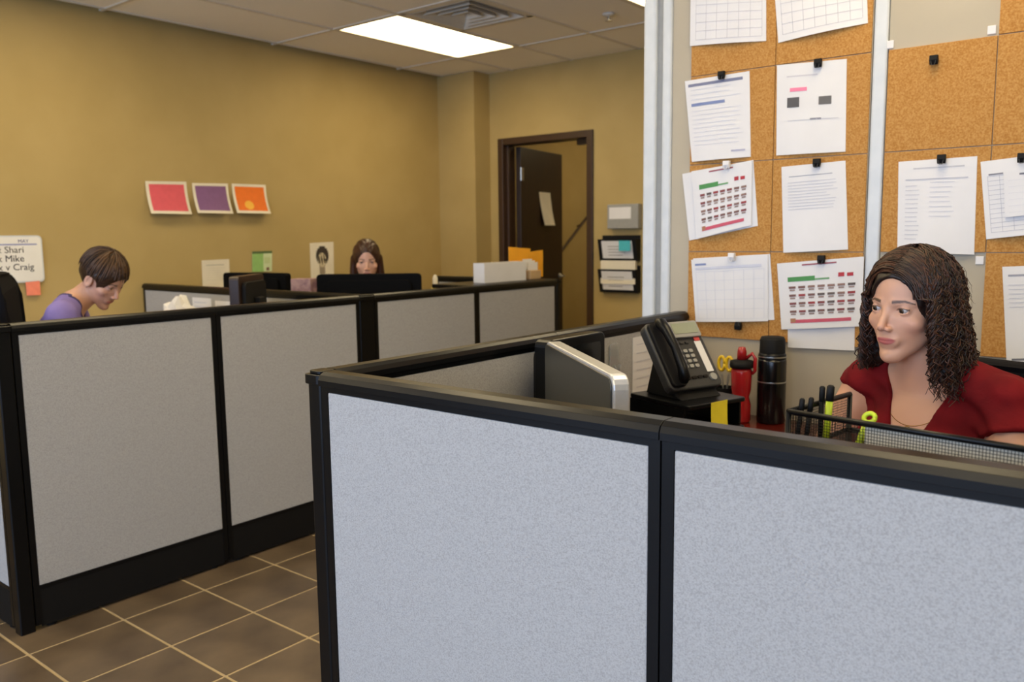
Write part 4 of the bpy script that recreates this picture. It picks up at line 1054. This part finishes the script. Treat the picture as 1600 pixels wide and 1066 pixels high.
for n in range(760):     # front hair swept from the parting to both sides of the face
    sd = random.choice((-1, 1)); x0 = -1.2+random.uniform(-.5, .5); y0 = random.uniform(2.0, 7.7); s_ = random.uniform(1.0, 1.06)
    x1 = sd*random.uniform(7.2, 8.2); y1 = y0*.45+random.uniform(.2, 1.6); L_ = random.uniform(9, 16)
    ph = random.uniform(0, 6.3); am = random.uniform(.3, .8); wl = random.uniform(2.6, 4.4); pts = []; ln = 0; prev = None
    for k in range(36):
        t = k/35
        if t < .42:
            u = t/.42; x = x0+(x1-x0)*math.sin(u*math.pi/2); y = y0+(y1-y0)*u**1.5
            q2 = 1-(x/(8.3*s_))**2-((y+1.2)/(10.3*s_))**2
            p = Vector((x, y, 2.6+10.0*s_*math.sqrt(max(0, q2)))) if q2 > 0 else Vector((x, y, 2.6))
            if u > .8: p.z = min(p.z, (prev.z if prev else 9)-.2)
            base_p = p.copy()
        else:
            u = (t-.42)/.58; p = base_p+Vector((sd*.9*u, -.5*u, -(base_p.z-1+L_)*u))
        if prev is not None: ln += (p-prev).length
        prev = p.copy(); a_ = am*min(1, .1+max(0, ln-4)/12.0); q = 2*math.pi*ln/wl+ph
        pts.append(H2W(p+Vector((sd*a_*math.cos(q), a_*math.sin(q), .2*a_*math.cos(q))), pw))
    paths.append(pts); rad.append(random.uniform(.0010, .0021))
for n in range(90):      # loose flyaway hairs
    az = R(random.uniform(70, 290)); dx, dy = math.sin(az), math.cos(az); z0 = random.uniform(-8, 8); rr = random.uniform(8.6, 9.6)
    pts = [H2W(Vector((dx*(rr+k*.22+.3*math.sin(k*1.3+n)), -1.2+dy*(rr+1.5+k*.2), z0-k*.5+.3*math.cos(k*1.7+n))), pw) for k in range(10)]
    paths.append(pts); rad.append(.0005)
locks(bm, paths, rad, 3)
lk = obj('hair_locks', bm, HM, pw.t, smooth=True)
# fine necklace
nk = [pw.w((9*math.sin(a), -2.0+9.2*math.cos(a)*1.0, -1.5-8.5*max(0, math.cos(a))**1.3))-pw.org for a in np.linspace(-1.9, 1.9, 41)]
def surf(p):   # push a point out of the body along the chest's forward direction
    q = np.array(p)+pw.org; f = pw.BR @ np.array((0, 1., 0))
    for _ in range(60):
        v = float(pw.body_field([np.array([q[k]], np.float32) for k in range(3)])[0])
        if abs(v-.12) < .05: break
        q = q+f*np.clip(-(v-.12)*.006, -.01, .01)
    return Vector(q-pw.org)
nk = [surf(p) for p in nk]
nl = obj('necklace', T(nk, .0008, 5), mat('gold', rgb(190, 150, 84), .25, metal=1, scale=30), pw.t, smooth=True)
mid = nk[20]; obj('pendant', T([mid+Vector((.006*math.cos(a), -.002, -.008+.007*math.sin(a))) for a in np.linspace(0, 2*math.pi, 13)], .0011, 6), MATS['gold'], pw.t, smooth=True)
chair('black office chair under the woman in red', hip.x, hip.y, math.atan2(-bf.x, bf.y), 1.07, .43)

# ---- person in purple, head bowed
hf = Vector((.90, .43, 0)).normalized(); bf = Vector((.50, .866, 0)).normalized()
HO = dep(161, 435, 3.55); BO = Vector((HO.x, HO.y, HO.z-.108))-bf*.115
hip = Vector((BO.x, BO.y, .545))-bf*.045
arms = (((16.5, -2, -5), (21, 10, -27), (9, 30, -22)), ((-16.5, -2, -5), (-21, 10, -27), (-9, 30, -22)))
pp = Person('person with short brown hair and a purple top bending over the left desk', HO, hf, R(35), bf, R(16), BO, hip, arms, .0035, (.58, .32, .22), (.45, .16, .14), (.62, .22, .15), (.09, .05, .03), ears=True, lids=.2, gaze=(0, 1, -.5))
M_PUR = mat('purple_cloth', rgb(134, 120, 178), .9, col2=rgb(120, 106, 164), scale=10, bump=.15, bscale=90, spec=.1)
def top2(P, grow=1.0, cut=True):
    Bl = tolocal(P, pp.BO, pp.BR); X, Y, Z = Bl
    d = pp.torso(P, grow)
    for i in (0, 1):
        a, b, c_ = [np.array(q, float) for q in pp.arms[i]]; e = a+(b-a)*.7
        d = smin(d, cone(Bl, tuple(a), tuple(e), 6.4, 6.0), 2)
    d = d-.3*np.sin(X*.8+Z*.6)
    v = np.maximum((np.abs(X)-np.clip((Z+14)*.5, 0, 8)), -(Y+1))
    d = smax(d, -v, .3); d = smax(d, -cone(Bl, (0, -2, -1), (0, -1, 8), 6.3, 6.8), .6)
    return np.maximum(d, -44-Z)
c = np.array(BO); pp.cloth('top', M_PUR, top2, (c[0]-.33, c[1]-.33, .57), (c[0]+.33, c[1]+.33, c[2]+.1), .007)
def trim(P):
    Bl = tolocal(P, pp.BO, pp.BR); X, Y, Z = Bl; d = top2(P)
    v = np.maximum((np.abs(X)-np.clip((Z+14)*.5, 0, 8)), -(Y+1)); n_ = cone(Bl, (0, -2, -1), (0, -1, 8), 6.3, 6.8)
    return np.maximum(top2(P, 1.25), np.minimum(v, n_)-1.3)
pp.cloth('collar_trim', mat('navy_trim', rgb(60, 52, 96), .9, scale=30), trim, (c[0]-.16, c[1]-.16, c[2]-.16), (c[0]+.16, c[1]+.16, c[2]+.1), .004)
pp.trousers(MATS['dark_trousers'])
M_H2 = mat('short_brown_hair', rgb(64, 42, 24), .45, col2=rgb(40, 25, 14), scale=50, stretch=(1, 1, 5), spec=.35)
def short(P):
    Hl = tolocal(P, pp.HO, pp.HR); X, Y, Z = Hl; A = [np.abs(X), Y, Z]
    d = ell(Hl, (0, -1.2, 3.0), (8.1, 10.2, 9.8)); d = d-.25*fbm(X, Y, Z, 1.6, 8)
    d = smax(d, -ell(Hl, (0, 11.0, -3.5), (7.0, 8.3, 9.0)), .5)
    d = smax(d, -ell(A, (8.0, .6, -2.6), (2.6, 3.4, 3.6)), .4)
    d = smax(d, -5.5-Z, .5)
    return smax(d, -head_field(Hl, False)-.4, .1)
c = np.array(HO); pp.cloth('hair', M_H2, short, c-.16, c+.16, .004)
bm = bmesh.new(); paths, rad = [], []
for n in range(260):
    az = R(random.uniform(0, 360)); dx, dy = math.sin(az), math.cos(az); th1 = R(random.uniform(60, 84) if abs(math.degrees(az)-180) > 130 else random.uniform(80, 105)); th0 = R(random.uniform(0, 45)); s_ = random.uniform(1.0, 1.04)
    paths.append([H2W(Vector((8.2*s_*math.sin(th)*dx, -1.2+10.3*s_*math.sin(th)*dy, 3.0+9.9*s_*math.cos(th)))+Vector((random.uniform(-.15, .15),)*3), pp) for th in np.linspace(th0, th1, 8)]); rad.append(random.uniform(.0015, .003))
locks(bm, paths, rad, 2); obj('hair_locks', bm, [M_H2, mat('hair_light', rgb(88, 60, 34), .45, scale=40)], pp.t, smooth=True)
chair('black high-back office chair behind the person in purple', hip.x+bf.x*.03, hip.y+bf.y*.03, math.atan2(-bf.x, bf.y), 1.25, .43, .40)

# ---- far woman behind the wide monitor
hf = Vector((.75, -.66, 0)).normalized(); bf = hf
E3 = dep(573, 407, 5.0); HO = E3-hf*.073; BO = Vector((HO.x, HO.y, HO.z-.168))-bf*.03; hip = Vector((BO.x, BO.y, .545))-bf*.03
arms = (((16.0, -2, -5), (22, 6, -25), (12, 29, -25)), ((-16.0, -2, -5), (-22, 6, -25), (-12, 29, -25)))
pf = Person('woman with long dark brown hair looking down behind the wide black monitor', HO, hf, R(10), bf, R(3), BO, hip, arms, .0035, (.62, .36, .26), (.48, .18, .15), (.66, .27, .19), (.07, .04, .025), ears=False, lids=.26, gaze=(0, 1, -.35))
def top3(P):
    Bl = tolocal(P, pf.BO, pf.BR); X, Y, Z = Bl; d = pf.torso(P, 1.0)
    for i in (0, 1):
        a, b, c_ = [np.array(q, float) for q in pf.arms[i]]
        d = smin(d, np.minimum(cone(Bl, tuple(a), tuple(b), 6.0, 4.9), cone(Bl, tuple(b), tuple(b+(c_-b)*.85), 4.9, 3.6)), 2)
    d = smax(d, -cone(Bl, (0, 1, -3), (0, 0, 8), 6.8, 7.2), .6)
    return np.maximum(d, -44-Z)
c = np.array(BO); pf.cloth('top', mat('dark_grey_cloth', rgb(52, 50, 56), .9, scale=30), top3, (c[0]-.42, c[1]-.42, .57), (c[0]+.42, c[1]+.42, c[2]+.08), .008)
pf.trousers(MATS['dark_trousers'])
M_H3 = mat('long_brown_hair', rgb(66, 36, 20), .4, col2=rgb(44, 23, 13), scale=60, stretch=(3, 3, .6), spec=.4)
def longh(P):
    Hl = tolocal(P, pf.HO, pf.HR); X, Y, Z = Hl; A = [np.abs(X), Y, Z]
    d = ell(Hl, (0, -1.3, 2.9), (8.2, 10.0, 9.8))
    d = smin(d, cone(A, (7.2, -.5, 1), (9.6, 2.0, -20), 2.2, 2.6), 2); d = smin(d, ell(Hl, (0, -6.5, -8), (8.6, 4.4, 15)), 2)
    d = d-.2*np.sin(A[0]*2.2+Y*1.1)-.15*fbm(X, Y, Z*.3, 2.5, 4)
    d = smax(d, -ell(Hl, (0, 10.0, -2.6), (6.0, 8.0, 9.2)), .4)
    return smax(d, -head_field(Hl, False)-.4, .1)
c = np.array(HO); pf.cloth('hair', M_H3, longh, c-np.array((.17, .17, .28)), c+np.array((.17, .17, .15)), .0045)
chair('black office chair under the far woman with long hair', hip.x, hip.y, math.atan2(-bf.x, bf.y), .98, .43)
